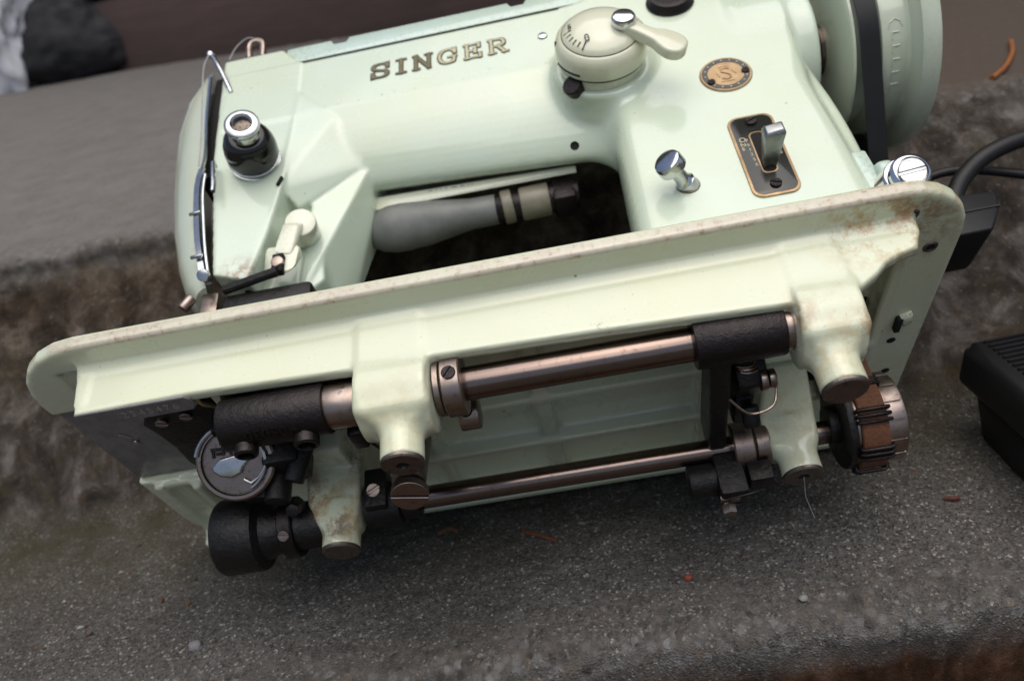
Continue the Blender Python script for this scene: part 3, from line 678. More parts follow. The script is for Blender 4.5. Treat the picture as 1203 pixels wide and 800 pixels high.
q = B(); q.box((316, 58, -4.5), (341, 130, 46), 1); q.build('well_shade', 'hole', root)  # black block added as the shade up inside the belt opening
q = B()
q.v, q.f = [], []
CL = math.radians(-112)
for grp in range(8):
    for k in range(3):
        th = CL+grp*math.radians(45)+(k-1)*0.118; a = pp(th, 1)-PX
        c = pp(th, 20.3); qq = B()
        qq.tube([tuple(c+a*d+np.array([x, 0, 0])) for x, d in ((325.6, -2), (325.7, 0.5), (327.0, 1.1), (336.8, 1.1), (338.0, 0.5), (338.0, -2))], 0.85, 8)
        qq.build('belt_clip', 'iron', dbelt)

# ---- screws and holes on the lip at the right end
q = B()
for x, y in ((345.5, 11.5), (357, 32)):
    q = B(); q.lathe([(3.4, .6), (2.4, -.4), (1.6, -.3), (1.5, .6)], (x, y, -7.1), (0, 0, 1), 24); q.build('lip_washer', 'postend', bed_o)
for x, y, r in ((345.5, 11.5, 1.7), (357, 32, 1.7), (355.4, 93.5, 2.0), (358, 119, 2.0)):
    q = B(); q.cyl((x, y, -6.6), (x, y, -7.15), r, .1, seg=20); q.build('screw_hole', 'hole', bed_o)
q = B(); q.box((353.6, 75, -9.7), (356.0, 84, -6.8), .3); q.build('catch_slot', 'hole', bed_o)
q = B(); q.hull([(354.5, 74, -7), (359.5, 72, -7), (360.5, 80, -7), (357, 82, -7), (355, 75, -9.5), (359.5, 73.5, -9.5), (360, 79, -9.5), (357, 80.5, -9.5)], .5); q.build('lip_catch', 'bed', root)
# raised casting marks on the underside of the plate
for i, (x, w_) in enumerate(((170, 4), (176, 3), (184, 5), (191, 3), (197, 3))):
    pass
q = B()
for x, w_ in ((160, 2.6), (166.5, 2.2), (173, 3.0), (180, 2.4), (186, 2.2), (192, 2.6)): q.obox((x, 91.5-(x-176)*.02, -5.6), (1, 0, 0), (0, 1, 0), (0, 0, 1), w_, 0.9, 0.5, .25, 1)
q.build('casting_mark', 'bed', bed_o)
text('casting_figure', '3', 'bed', bed_o, (181.5, 106, -5.3), (1, 0, 0), (0, -1, 0), 9, (0, 0, -1), 0.7)

# ---- arm casting: arm, head and pillar
def arm():
    s = SDF((38, 40, -4), (388, 120, 246), 1.0)
    # arm: rounded underside, lower on the right
    sh = 0.085*np.clip(238-s.x, -20, 200)*np.clip((178-s.z)/50, 0, 1)
    z0 = s.z; s.z = z0-sh
    prof = [(50, 170)]+[tuple(p)[:2] for p in spline([(51.2, 165.5, 0), (55.2, 151, 0), (60.5, 138, 0), (67.5, 127, 0), (74, 122, 0), (80, 124.5, 0), (88, 134, 0)], 3)]
    s.u(s.poly([(50, 219)]+prof+[(99, 147), (110, 163), (110, 219)], 'yz', 47, 352, 1.2))
    s.z = z0
    s.u(s.hull([(x, y, z) for y in (49.5, 86) for x, z in ((251, -30), (362, -30), (361.5, 112), (346, 190), (343, 260), (262, 260), (256, 120), (251.5, 74))], 15), 17)
    s.u(s.hull([(x, y, z) for y in (60, 88) for x, z in ((262, -30), (367, -30), (366.5, 118), (352, 190), (340, 190), (270, 120))], 6), 5)
    s.u(s.box((262, 50, 205), (345, 110, 238), 2), 3)
    # head
    V = lambda pts, back=108: [p for p in pts]+[(p[0], back, p[2]) for p in pts]
    s.u(s.hull(V([(43.0, 50, 236), (46.5, 50, 150), (50.0, 50.5, 122), (56.5, 50.5, 66), (74, 51, 59), (82, 51.5, 88), (89, 50, 130), (92, 50, 190), (92, 50, 219), (79.5, 50, 219), (79.5, 50, 236)]), 0.8), 1)
    s.u(s.hull(V([(88, 50, 142), (92, 50, 190), (113, 50.8, 166), (130.5, 66, 142.5), (99, 63.5, 121), (92, 62, 112), (85, 52, 120)]), 0.8), 1.5)      # slope running into the arm
    s.u(s.hull([(98.5, 63.5, 121.5), (130.5, 66.5, 142), (104.5, 69, 101), (125, 84, 117), (112.5, 90, 92), (106, 90, 72), (92, 70, 58), (96, 72, 84), (95, 68, 95), (106, 105, 66), (90, 105, 55), (128, 105, 140), (95, 105, 130)], 0.8), 1.5)
    s.u(s.hull(V([(66, 68, 150), (100, 68, 130), (104, 72, 70), (90, 70, 57), (64, 66, 60)]), 1), 2)  # floor of the pocket
    s.d = np.maximum(s.d, 49.6-s.y)
    s.u(s.cyl((330, 85, 182), (372.0, 85, 182), 36, 3.0), 6)                     # rounded wheel end
    s.u(s.cyl((258.5, 60, 156.5), (258.5, 45.5, 156.5), 25, 2), 7)            # platform under the stitch width dial
    return s.build('arm', 'arm', root)
arm_o = arm()

# lettering on the arm: slab capitals, black edge round a gold fill
def stroke_letters(s, o, u, v, n, size, gap, w_out, w_in):
    G = {'S': ([[(.88, .80), (.80, .95), (.5, 1.0), (.2, .93), (.10, .75), (.22, .58), (.5, .50), (.78, .42), (.90, .25), (.78, .06), (.48, 0.0), (.2, .05), (.10, .2)], [(.90, 1.0), (.90, .72)], [(.08, 0.0), (.08, .3)]], 1.0),
         'I': ([[(.25, 0), (.25, 1)], [(0, 0), (.5, 0)], [(0, 1), (.5, 1)]], 0.5),
         'N': ([[(.15, 0), (.15, 1)], [(.15, 1), (.88, 0)], [(.88, 0), (.88, 1)], [(0, 0), (.34, 0)], [(0, 1), (.24, 1)], [(.68, 1), (1.05, 1)]], 1.02),
         'G': ([[(.90, .78), (.76, .95), (.5, 1.0), (.22, .90), (.08, .65), (.08, .35), (.22, .1), (.5, 0.0), (.76, .05), (.86, .16), (.86, .42)], [(.56, .43), (1.0, .43)], [(.92, 1.0), (.92, .72)]], 1.02),
         'E': ([[(.15, 0), (.15, 1)], [(0, 0), (.86, 0), (.86, .24)], [(0, 1), (.82, 1), (.82, .78)], [(.15, .51), (.6, .51)], [(.6, .38), (.6, .64)]], 0.92),
         'R': ([[(.15, 0), (.15, 1)], [(0, 0), (.36, 0)], [(0, 1), (.55, 1), (.78, .92), (.84, .75), (.78, .58), (.55, .50), (.15, .50)], [(.5, .5), (.86, 0)], [(.74, 0), (1.05, 0)]], 1.05)}
    o, u, v, n = (np.array(q, float) for q in (o, u, v, n)); res = {}
    for key, wd, lift in (('out', w_out, 0.05), ('in', w_in, 0.12)):
        q = B(); x = 0; j = 0
        for ch in s:
            st, adv = G[ch]
            for pl in st:
                pl = [tuple(p) for p in pl]
                if len(pl) > 4: pl = [tuple(p)[:2] for p in spline([(a, b_, 0) for a, b_ in pl], 4)]
                for a, b_ in zip(pl, pl[1:]):
                    A = np.array([x+a[0]*size*.86, a[1]*size]); C = np.array([x+b_[0]*size*.86, b_[1]*size])
                    t = C-A; L = np.hypot(*t); t = t/max(L, 1e-6); m_ = np.array([-t[1], t[0]])
                    vert = abs(t[1]) > 0.6
                    ww = wd*(1.0 if vert else 0.62)/2 if len(pl) == 2 else wd*(0.62+0.38*abs(t[1]))/2
                    e = ww*0.9
                    pts = [A-t*e-m_*ww, C+t*e-m_*ww, C+t*e+m_*ww, A-t*e+m_*ww]
                    j += 1; z_ = lift+0.0006*j
                    q.add([o+u*p[0]+v*p[1]+n*z_ for p in pts]+[o+u*p[0]+v*p[1]-n*.1 for p in pts], [(0, 1, 2, 3), (0, 4, 5, 1), (1, 5, 6, 2), (2, 6, 7, 3), (3, 7, 4, 0)])
            x += adv*size*.86+gap
        res[key] = q
    return res
for seg_, o0, mat_ in (('SIN', (134.2, 49.6, 189.4), 'darkgold'), ('GER', (172.6, 49.6, 189.6), 'gold')):
    L = stroke_letters(seg_, o0, (1, 0, 0.0), (0.02, 0, 1), (0, -1, 0), 11.8, 4.4, 2.75, 1.6)
    L['out'].build('lettering_edge', 'ink', arm_o, 0); L['in'].build('lettering', mat_, arm_o, 0)

# hinged lid along the top of the arm
q = B(); q.prism([(81.8, 221.6), (258, 221.6), (258, 236), (226, 236), (224, 232), (217, 232), (215, 236), (120, 236), (118, 232), (111, 232), (109, 236), (81.8, 236)], (0, 50.8, 0), (1, 0, 0), (0, 0, 1), (0, -1, 0), -56, 0, 1.0)
q.build('top_lid', 'lid', root)
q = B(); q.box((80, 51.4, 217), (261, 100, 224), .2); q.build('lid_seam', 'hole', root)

# face plate at the needle end, slightly ajar
q = B()
rows = []
for z, xf, yf, xs, ys in ((232, 35.5, 53, 27, 66), (226, 36, 51, 20, 70), (212, 37, 50, 11, 74), (190, 38.5, 49.5, 9, 76), (165, 41, 49.2, 11.5, 76), (140, 43.5, 49, 14.5, 76), (110, 45.5, 49.5, 20, 76), (85, 48, 50, 27, 75), (68, 51, 51, 34, 74), (60, 53.5, 52, 41, 72)):
    row = []
    for t in np.linspace(0, 1, 8):
        a = t*math.pi/2; row.append((xs+(xf-xs)*(1-math.sin(a)*1.0) if False else xf-(xf-xs)*math.sin(a)**1.1, yf+(ys-yf)*(1-math.cos(a))+t*2, z))
    row += [(xs+0.5, ys+34, z), (xs+3, ys+34, z), (xs+3.0, ys+2, z), (xf-2, yf+6, z)]
    rows.append(row)
k = len(rows[0]); V_ = [p for r_ in rows for p in r_]; F_ = []
for i in range(len(rows)-1):
    for j in range(k): F_.append((i*k+j, i*k+(j+1) % k, (i+1)*k+(j+1) % k, (i+1)*k+j))
F_.append(tuple(range(k))); F_.append(tuple((len(rows)-1)*k+j for j in range(k-1, -1, -1)))
q.add(V_, F_); q.build('face_plate', 'sage', root)
q = B(); q.box((37, 54, 140), (50, 100, 226), 1); q.build('gap_shade', 'hole', root)  # black block filling the gap beside the face plate as painted shade
# chrome thread guard down the face plate's front edge
q = B()
gp = spline([(36.5, 48.6, 222), (39.5, 47.8, 185), (43.6, 47, 150), (42.6, 46.6, 132), (43.6, 46.2, 118), (46.6, 46.4, 96), (49.6, 46.8, 80), (53.2, 48, 65), (56, 49, 60)], 8)
for i in range(len(gp)-1):
    a, c = gp[i], gp[i+1]; t_ = i/len(gp); w0 = 0.8 if a.z > 140 else 1.5
    q.hull([a+Vector((-w0, 0, 0)), a+Vector((w0, -.2, 0)), a+Vector((w0, 1.2, 0)), a+Vector((-w0, 1.6, 0)), c+Vector((-w0, 0, 0)), c+Vector((w0, -.2, 0)), c+Vector((w0, 1.2, 0)), c+Vector((-w0, 1.6, 0))])
q.build('thread_guard', 'chrome', root)
q = B(); q.tube(spline([(46.5, 46, 133), (47.5, 45.5, 118), (50.5, 46, 96), (53.5, 46.5, 78), (56.5, 48, 62)]), 0.8, 8); q.tube([(50.5, 47.5, 139), (51, 44.5, 139), (53.5, 44.3, 120), (53.6, 44.4, 117)], 1.25, 10); q.build('thread_hook', 'chrome', root)
q = B()
for z_, x_ in ((105, 46), (75, 51)): q = B(); q.cyl((x_-4, 46, z_), (x_+2, 45.4, z_), .9, .2, seg=14); q.build('guard_pin', 'dullchrome', root)
q = B(); q.cyl((55, 47, 63), (55, 45, 61.5), 3.0, .5); q.build('guard_screw', 'dullchrome', root)
q = B(); q.tube(spline([(50, 48, 206), (44, 46.5, 222), (38.5, 45.5, 234), (37, 45.5, 240)]), [1.5]*36+[1.5]) if False else q.tube(spline([(51, 50, 204), (45, 47, 220), (39, 46, 234), (36.5, 46, 239)]), 1.4, 10); q.lathe([(0, -2.6), (1.8, -2), (2.6, 0), (1.8, 2), (0, 2.6)], (36, 46, 239.5), (0.3, 0, 1), 16); q.build('take_up_lever', 'chrome', root)
q = B(); q.tube(spline([(58, 52, 236), (58, 50, 246), (62, 49, 248.5), (66, 50, 246), (66, 52, 236)]), 2.0, 10); q.build('thread_eyelet', 'steel2', root)
q = B(); q.tube(spline([(46.0, 50, 237), (50, 49, 247), (57, 48, 252), (63, 49, 250)]), 0.35, 6); q.tube(spline([(36, 44.5, 238), (34.2, 44.5, 226), (36.5, 44.8, 200), (40.5, 45.0, 165), (42.5, 45.2, 140)]), 0.4, 6); q.build('thread', 'thread', root)

# upper tension knob
ax = np.array([0.22, -1.0, -0.22]); T0 = np.array([71.5, 50.6, 139.5])
q = B(); q.lathe([(0, -3), (9.6, -3), (9.6, 0), (9.0, .6), (9.0, 1.4), (10.2, 1.9), (10.2, 2.9), (9.2, 3.3), (9.2, 3.9), (10.2, 4.4), (10.2, 5.2), (9, 5.8), (0, 5.8)], T0, ax, 44); q.v = [tuple(T0+(np.array(p)-T0)*1.32) for p in q.v]; tk = q.build('tension_knob', 'dullchrome', root)
q = B(); q.lathe([(0, 5.6), (9.6, 5.6), (10.2, 6.4), (10.2, 9.5), (9.9, 12.2), (9.0, 15), (7.6, 17.0), (6, 17.8), (0, 17.8)], T0, ax, 44); q.v = [tuple(T0+(np.array(p)-T0)*1.32) for p in q.v]; q.build('knob_skirt', 'gloss', tk)
q = B(); q.lathe([(5.0, 17.2), (5.2, 18.0), (4.9, 18.5), (5.0, 21.4), (6.2, 22.4), (6.6, 23.4), (6.4, 24.4), (5.2, 25.1), (4.2, 25.1), (3.4, 24.4), (3.1, 22.4), (0, 22.4)], T0, ax, 44); q.v = [tuple(T0+(np.array(p)-T0)*1.32) for p in q.v]; q.build('knob_nut', 'dullchrome', tk)
q = B(); q.lathe([(0, 22.5), (3.0, 22.5), (3.0, 22.8), (0, 22.8)], T0, ax, 30); q.v = [tuple(T0+(np.array(p)-T0)*1.32) for p in q.v]; q.build('nut_hole', 'postend', tk)
# thumb lever in the pocket
q = B(); q.cyl((95.0, 66, 96), (97.5, 53, 92.5), 7.8, 1.2, seg=36); q.hull([(91, 54, 96), (100, 54, 92), (90, 50, 90), (98, 50, 88), (86, 56, 76), (95, 56, 73), (85, 52, 74), (95, 52, 71)], 1.2)
q.hull([(80.5, 53, 80), (98.5, 53, 78), (79, 57, 65), (83.5, 56, 60), (87, 52, 62), (96.5, 53, 61), (81, 59, 77), (98, 59, 75)], 1.4); lv = q.build('presser_lever', 'bone' if False else 'cream', root)
q = B(); q.box((86.3, 49.6, 60), (91.8, 54, 71), .6); q.build('lever_slot', 'hole', lv)
q = B(); q.cyl((89, 51.5, 66), (89.2, 49.2, 65.6), 3.0, .5, seg=28); q.build('lever_screw', 'steel2', lv)
q = B(); q.tube([(71, 63, 63), (72, 60, 50), (73, 58, 30)], 3, 12); q.box((60, 56, 44), (104, 66, 57), 2.5); q.tube([(62, 54, 58), (90, 50, 60)], 2.4, 10); q.build('presser_bar', 'black', root)
q = B(); q.box((49, 56, 38), (58, 66, 60), 1.2); q.cyl((46, 54, 57), (42, 54, 51), 2.6, .6); q.build('needle_clamp', 'steel2', root)
q = B(); q.obox((86.3, 49.8, 121.0), (0.35, 0, 0.93), (0, 1, 0), (0.93, 0, -0.35), 3.0, .8, .8, .3); q.build('thread_slot', 'hole', arm_o)

# stitch width dial
D0 = np.array([258.5, 45.6, 156.5]); dax = np.array([0.03, -1, -0.02])
q = B(); q.lathe([(0, 0), (21.0, 0), (21.6, .5), (21.6, 5.6), (21.1, 6.4), (0, 6.4)], D0, dax, 72); dial = q.build('width_dial', 'cream', root)
q = B(); q.lathe([(0, 6.2), (22.4, 6.5), (23.2, 7.2), (23.4, 8.2), (23.2, 14.0), (22.4, 16.4), (20.8, 18.2), (19.6, 18.9), (18.4, 18.9), (0, 18.9)], D0, dax, 80); q.build('dial_ring', 'cream', dial)
q = B(); q.lathe([(0, 18.5), (19.0, 18.6), (19.3, 19.2), (18.9, 19.9), (16.5, 21.6), (12, 23.6), (7, 24.8), (0, 25.3)], D0, dax, 72); q.build('dial_cap', 'cream', dial)
q = B(); q.ring(D0+dax*5.9, dax, 22.7, 18, .7, .1, 72); q.ring(D0+dax*18.4, dax, 19.7, 16, .62, .1, 72); q.build('dial_groove', 'ink', dial)
# slot and index marks
q = B()
for i in range(9):
    t = math.radians(196+i*4.5) ; c = D0+np.array([23.0*math.cos(t), 0, 23.0*math.sin(t)])+dax*9.6
    q.obox(c, (-math.sin(t), 0, math.cos(t)), dax, (math.cos(t), 0, math.sin(t)), 1.05, .75, .6, .2, 1)
for tdeg, h0, w_ in ((178, 15.5, .45),):
    t = math.radians(tdeg); q.obox(D0+np.array([22.6*math.cos(t), 0, 22.6*math.sin(t)])+dax*h0, (-math.sin(t), 0, math.cos(t)), dax, (math.cos(t), 0, math.sin(t)), w_, 2.4, .5, .1, 1)
for i in range(6):
    t = math.radians(180+i*10.5); rr = 16.2
    c = D0+np.array([rr*math.cos(t), 0, rr*math.sin(t)])+dax*22.0
    rad = np.array([math.cos(t), 0, math.sin(t)]); sl_ = rad*0.86+dax*(-0.5); tn = np.array([-math.sin(t), 0, math.cos(t)]); nn = np.cross(sl_, tn)
    q.obox(c, sl_, tn, nn, 2.2 if i in (0, 5) else 1.4, .22, .35, .05, 1)
q.build('dial_marks', 'ink', dial)
def cap_text(ch, deg, r, size):
    t = math.radians(deg); o_ = D0+np.array([r*math.cos(t), 0, r*math.sin(t)])+dax*23.4
    rad = np.array([math.cos(t), 0, math.sin(t)]); n_ = rad*0.42+dax*0.9; n_ /= np.linalg.norm(n_); v_ = np.array([0, 0, 1.])-n_*n_[2]; v_ /= np.linalg.norm(v_); u_ = np.cross(v_, n_)
    text('dial_figure', ch, 'ink', dial, o_-u_*size*.3, u_, v_, size, n_, 0.3)
cap_text('0', 237, 13.6, 5.6); cap_text('5', 176, 14.6, 5.0)
# dial lever and its screw
q = B(); K = D0+dax*24.0+np.array([11.5, 0, -4.5])
ld = np.array([0.72, 0.16, -0.68]); ld /= np.linalg.norm(ld); ln = np.array([0.15, -1., 0.]); ln = ln-ld*(ln@ld); ln /= np.linalg.norm(ln); lt_ = np.cross(ld, ln); lt_ = lt_/np.linalg.norm(lt_)
out = [(a_*0.9, b_*0.92) for a_, b_ in ((-5, -4.6), (0, -5.4), (8, -4.2), (15, -4.8), (21, -8.0), (29, -9.0), (34.5, -6.8), (36.8, -1.5), (36, 4.0), (31.5, 7.0), (25, 6.2), (19, 4.2), (8, 4.0), (0, 5.4), (-5, 4.6), (-6.6, 0))]
q.prism([tuple(p)[:2] for p in spline([(a, b_, 0) for a, b_ in out+out[:1]], 4)[:-1]], K-np.array([0, -3, 0]), ld, lt_, ln, -0.6, 4.6, 1.5, 3); q.build('dial_lever', 'cream', dial)
q = B(); q.lathe([(0, -2), (5.6, -2), (6.0, .2), (5.9, 1.6), (5.2, 2.6), (3.8, 3.1), (0, 2.7)], K+np.array([-.5, -1.8, .4]), (0.05, -1, 0), 36); q.build('dial_screw', 'chrome', dial)
q = B(); q.lathe([(3, 0), (3, 5.5), (5.2, 6), (5.4, 7), (5.4, 11.0), (4.8, 11.8), (0, 12)], (245.5, 52, 143.5), (-0.42, -0.90, -0.30), 30); q.build('dial_stop', 'iron', root)

# stitch length plate with its lever
pn = (0, -1, 0); py_ = 49.6
def rrect(hx, hz, r, n=6):
    out_ = []
    for cx, cz, a0 in ((hx-r, hz-r, 0), (-hx+r, hz-r, 90), (-hx+r, -hz+r, 180), (hx-r, -hz+r, 270)):
        out_ += [(cx+r*math.cos(math.radians(a0+90*i/n)), cz+r*math.sin(math.radians(a0+90*i/n))) for i in range(n+1)]
    return out_
PC = np.array([318.6, py_, 74.5]); pu = (1, 0, 0); pv = (0, 0, 1)
q = B(); q.prism(rrect(10.6, 26.2, 5), PC, pu, pv, pn, -.4, .9, .3); sp_ = q.build('stitch_plate', 'brass', root)
q = B(); q.prism(rrect(9.4, 25.0, 4.2), PC, pu, pv, pn, .5, 1.05, .1); q.build('plate_face', 'plate', sp_)
q = B(); q.prism(rrect(3.6, 13.6, 2.6), PC+np.array([0.3, 0, 0.6]), pu, pv, pn, .6, 1.25, .1); q.build('slot_border', 'brass', sp_)
q = B(); q.prism(rrect(3.0, 13.0, 2.2), PC+np.array([0.3, 0, 0.6]), pu, pv, pn, .6, 1.32, .0); q.build('plate_slot', 'hole', sp_)
for dz_, sl_ in ((21.4, .4), (-20.0, -.4)): q = B(); q.screw(PC+np.array([0.2, -.9, dz_]), pn, 2.6, 1.3, (1, 0, sl_)); q.build('plate_screw', 'iron', sp_)
for i, (s_, x_, z_, sz) in enumerate((('O', -8.3, 9.0, 3.2), ('N', -8.3, 6.0, 2.6), ('E', -8.2, 3.4, 2.3), ('7', -5.6, 8.5, 2.2), ('9', -5.6, 5.4, 2.2), ('1', -5.6, 2.4, 2.2), ('2', -5.6, -0.8, 2.2), ('5', -5.4, -4.0, 2.2), ('6', -5.2, -7.4, 2.2),
                                     ('0', 5.2, 9.5, 2.4), ('I', 5.2, 6.3, 2.2), ('A', 5.2, 3.1, 2.2), ('V', 5.2, 0.0, 2.2), ('T', 5.4, -3.2, 2.2), ('4', 7.1, 7.6, 1.8), ('8', 7.1, 4.0, 1.8), ('2', 7.1, 0.6, 1.8), ('0', 7.1, -2.6, 1.8))):
    text('plate_figure', s_, 'gold', sp_, PC+np.array([x_, -1.06, z_]), (1, 0, 0), (0, 0, 1), sz*1.3, (0, -1, 0), 0.1)
q = B(); l0 = PC+np.array([0.3, 1.0, -8.5])
q.hull([l0+np.array(p) for p in ((-2.6, 0, -2), (2.6, 0, -2), (-2.6, 0, 2), (2.6, 0, 2), (-2.6, -18, 0.5), (6.4, -19, 0.5), (-2.6, -18, 8), (6.4, -19, 8), (-1.6, -19.6, 2), (5.4, -20.6, 2), (-1.6, -19.6, 6.5), (5.4, -20.6, 6.5))], .5)
q.build('stitch_lever', 'lever', sp_)
# round brass badge
BC = np.array([316.5, 49.6, 133.5])
q = B(); q.lathe([(0, -.3), (12.6, -.3), (12.8, .4), (12.3, .9), (0, .9)], BC, pn, 64); bd = q.build('badge', 'brass', root)
q = B(); q.ring(BC+np.array([0, -.5, 0]), pn, 11.6, 8.9, .55, .1, 64); q.build('badge_ring', 'plate', bd)
q = B()
for i in range(16):
    t = 2*math.pi*i/16; c = BC+np.array([10.2*math.cos(t), -1.05, 10.2*math.sin(t)]); q.lathe([(0, -.1), (.5, -.1), (.42, .12), (0, .15)], c, pn, 10)
q.build('badge_studs', 'gold', bd)
q = B(); q.tube([BC+np.array([p[0], -1.0, p[1]]) for p in [(2.2, 3.4), (.6, 4.4), (-1.6, 3.6), (-1.8, 1.6), (0.4, .2), (2.0, -1.4), (1.6, -3.4), (-.6, -4.2), (-2.4, -3.0)]], .55, 8)
for a, c in (((3.2, 2), (4.6, -1)), ((-4.4, 1.6), (-3.4, -1.8)), ((-2.6, 5.6), (2.4, 5.8)), ((-3.4, -5.4), (3.0, -5.8))): q.tube([BC+np.array([a[0], -.95, a[1]]), BC+np.array([c[0], -.95, c[1]])], .35, 6)
q.build('badge_emblem', 'brass', bd)
for o_ in ((9.4, -.9, -0.6), (-8.2, -.9, -4.6)): q = B(); q.screw(BC+np.array(o_), pn, 1.9, .9, (1, 0, o_[0])); q.build('badge_screw', 'iron', bd)
# chrome push stud
q = B(); q.lathe([(4.6, -4), (4.6, 3), (3.6, 4.2), (3.3, 6), (3.3, 12.0), (5.6, 12.4), (6.5, 13.2), (6.5, 17.4), (5.9, 18.6), (4.6, 19.1), (0, 18.8)], (282.5, 49.6, 64.5), (-0.5, -0.86, 0.06), 36); st = q.build('push_stud', 'chrome', root)
q = B(); q.lathe([(5.6, -.4), (5.2, .5), (3.5, .6)], (282.5, 49.5, 64.5), pn, 30); q.build('stud_collar', 'postend', st)
q = B(); q.lathe([(0, .1), (2.8, .1), (2.4, .9), (1.2, 1.2), (0, 1.1)], (231.5, 50, 196), pn, 24); q.build('arm_screw', 'chrome', root)
q = B(); q.lathe([(2.3, .3), (2.0, .5), (1.6, -.2), (0, -.4)], (237, 59.8, 115.5), (0, -.8, -.6), 20); q.build('arm_hole', 'hole', root)
q = B(); q.lathe([(0, 0), (13, 0), (13, 1.0), (11.5, 3), (11, 4.5), (9.0, 5), (8.4, 3.4), (0, 3.2)], (303, 49.4, 202), pn, 44); q.build('selector_base', 'iron', root)

# ---- handwheel, hub and motor belt
WC = (85., 182.)
def wl(prof, name, mat, par=None, seg=96):
    q = B(); q.lathe([(r, h) for r, h in prof], (0, *WC), (1, 0, 0), seg); return q.build(name, mat, par or root)
hub = wl([(0, 372), (15, 372), (15, 377.5), (11.5, 378), (11.5, 379), (14, 379.3), (14, 383), (0, 383)], 'wheel_hub', 'steel')
hw = wl([(0, 381.5), (30, 381.5), (45.5, 382.6), (48.3, 383.3), (48.8, 384.4), (45, 386), (43, 387), (43, 394), (46, 396), (49.2, 397.2), (49.8, 398.6), (49.8, 409), (51, 410.6), (56, 411.4), (59.6, 412.6), (60.8, 415), (60.8, 418.6), (59.6, 421.6), (56, 423), (48, 423), (30, 426), (0, 426)], 'handwheel', 'sage')
q = B()
for a_, rr in ((-135, 49.8),):
    t0 = math.radians(a_)
    def wp(x, t, r=49.9): return (x-12.4, WC[0]+r*math.cos(t), WC[1]+r*math.sin(t))
    q.tube([wp(413.5, t0-.02), wp(412.6, t0+.03), wp(412.6, t0+.70)] , .32, 8); q.tube([wp(418.5, t0-.02), wp(419.4, t0+.03), wp(419.4, t0+.70)], .32, 8); q.tube([wp(413.5, t0-.02), wp(416, t0-.05), wp(418.5, t0-.02)], .32, 8)
    for k_ in range(5): q.tube([wp(414.2, t0+.08+k_*.13), wp(417.8, t0+.08+k_*.13)], .35, 8); q.tube([wp(414.2, t0+.08+k_*.13), wp(414.2, t0+.15+k_*.13)], .35, 8)
q.build('wheel_moulding', 'sage', hw)
# belt round the wheel groove and down to the motor pulley
MC = (148., 86.)
def belt():
    import itertools
    r1, r2 = 46.5, 12.0; d = np.array(MC)-np.array(WC); L = np.linalg.norm(d); base = math.atan2(d[1], d[0]); ph = math.acos((r1-r2)/L)
    pts = [(WC[0]+r1*math.cos(base+ph+t), WC[1]+r1*math.sin(base+ph+t)) for t in np.linspace(0, 2*math.pi-2*ph, 60)]
    pts += [(MC[0]+r2*math.cos(base-ph+t), MC[1]+r2*math.sin(base-ph+t)) for t in np.linspace(0, 2*ph, 20)]
    q = B(); n = len(pts); P = [np.array(p) for p in pts]; V = []; F = []
    for i in range(n):
        t = P[(i+1) % n]-P[i-1]; t /= np.linalg.norm(t); nn = np.array([t[1], -t[0]])
        for x, o_ in ((386.2, 3.2), (396.0, 3.2), (393.8, -3.0), (388.4, -3.0)): p = P[i]+nn*o_; V.append((x, p[0], p[1]))
    for i in range(n):
        j = (i+1) % n
        for k_ in range(4): F.append((i*4+k_, i*4+(k_+1) % 4, j*4+(k_+1) % 4, j*4+k_))
    q.add(V, F); return q.build('drive_belt', 'rubber', root, 40)
belt()
q = B(); q.cyl((366, *MC), (398, *MC), 5, .6); q.ring((385.5, *MC), (1, 0, 0), 10, 5, 11, 1); q.build('motor_pulley', 'iron', root)
q = B(); q.cyl((300, *MC), (372, *MC), 14, 3, seg=40); q.hull([(310, 84, 60), (345, 84, 60), (310, 84, 110), (345, 84, 110), (315, 130, 70), (340, 130, 70), (315, 130, 100), (340, 130, 100)], 2); q.build('motor', 'sage', root)
q = B(); q.hull([(362, 84, 200), (374, 72, 222), (362, 56, 222), (380, 60, 210), (362, 100, 206), (376, 62, 236), (366, 56, 236), (384, 66, 232)], 2); q.build('wheel_guard', 'arm', root)
# bed-mounted lugs right of the pillar and the chrome clamp screw
q = B(); q.hull([(358, 52, 0), (366, 52, 0), (357, 54, 70), (363.5, 54, 70), (358, 74, 0), (367, 74, 0), (357, 74, 78), (364.5, 74, 78)], 1.2); q.hull([(363, 50, 0), (371, 50, 0), (363, 50, 58), (370.5, 50, 58), (363, 74, 0), (374, 74, 0), (363, 72, 70), (373, 72, 70)], 2.5, 3); q.build('motor_lug', 'lid', root)
q = B(); cs = np.array([348.0, 5.0, 6.0]); cax = (0.02, -0.72, -0.32)
q.lathe([(0, -12), (8, -12), (8, -3), (7.4, -2.4), (6.4, -2.2), (6.4, -.6), (7.2, 0), (7.2, 1.8), (6.2, 3.0), (5.5, 3.2)], cs, cax, 44); q.lathe([(7.2, 1.8), (5.4, 3.1), (5.2, 2.6), (0, 2.6)], cs, cax, 44)
ck = q.build('clamp_screw', 'chrome', root)
q = B(); q.screw(cs+np.array(cax)*2.6/np.linalg.norm(cax), cax, 5.0, 1.0, (1, -.1, 0.05), .1); q.build('screw_slot', 'dullchrome', ck)
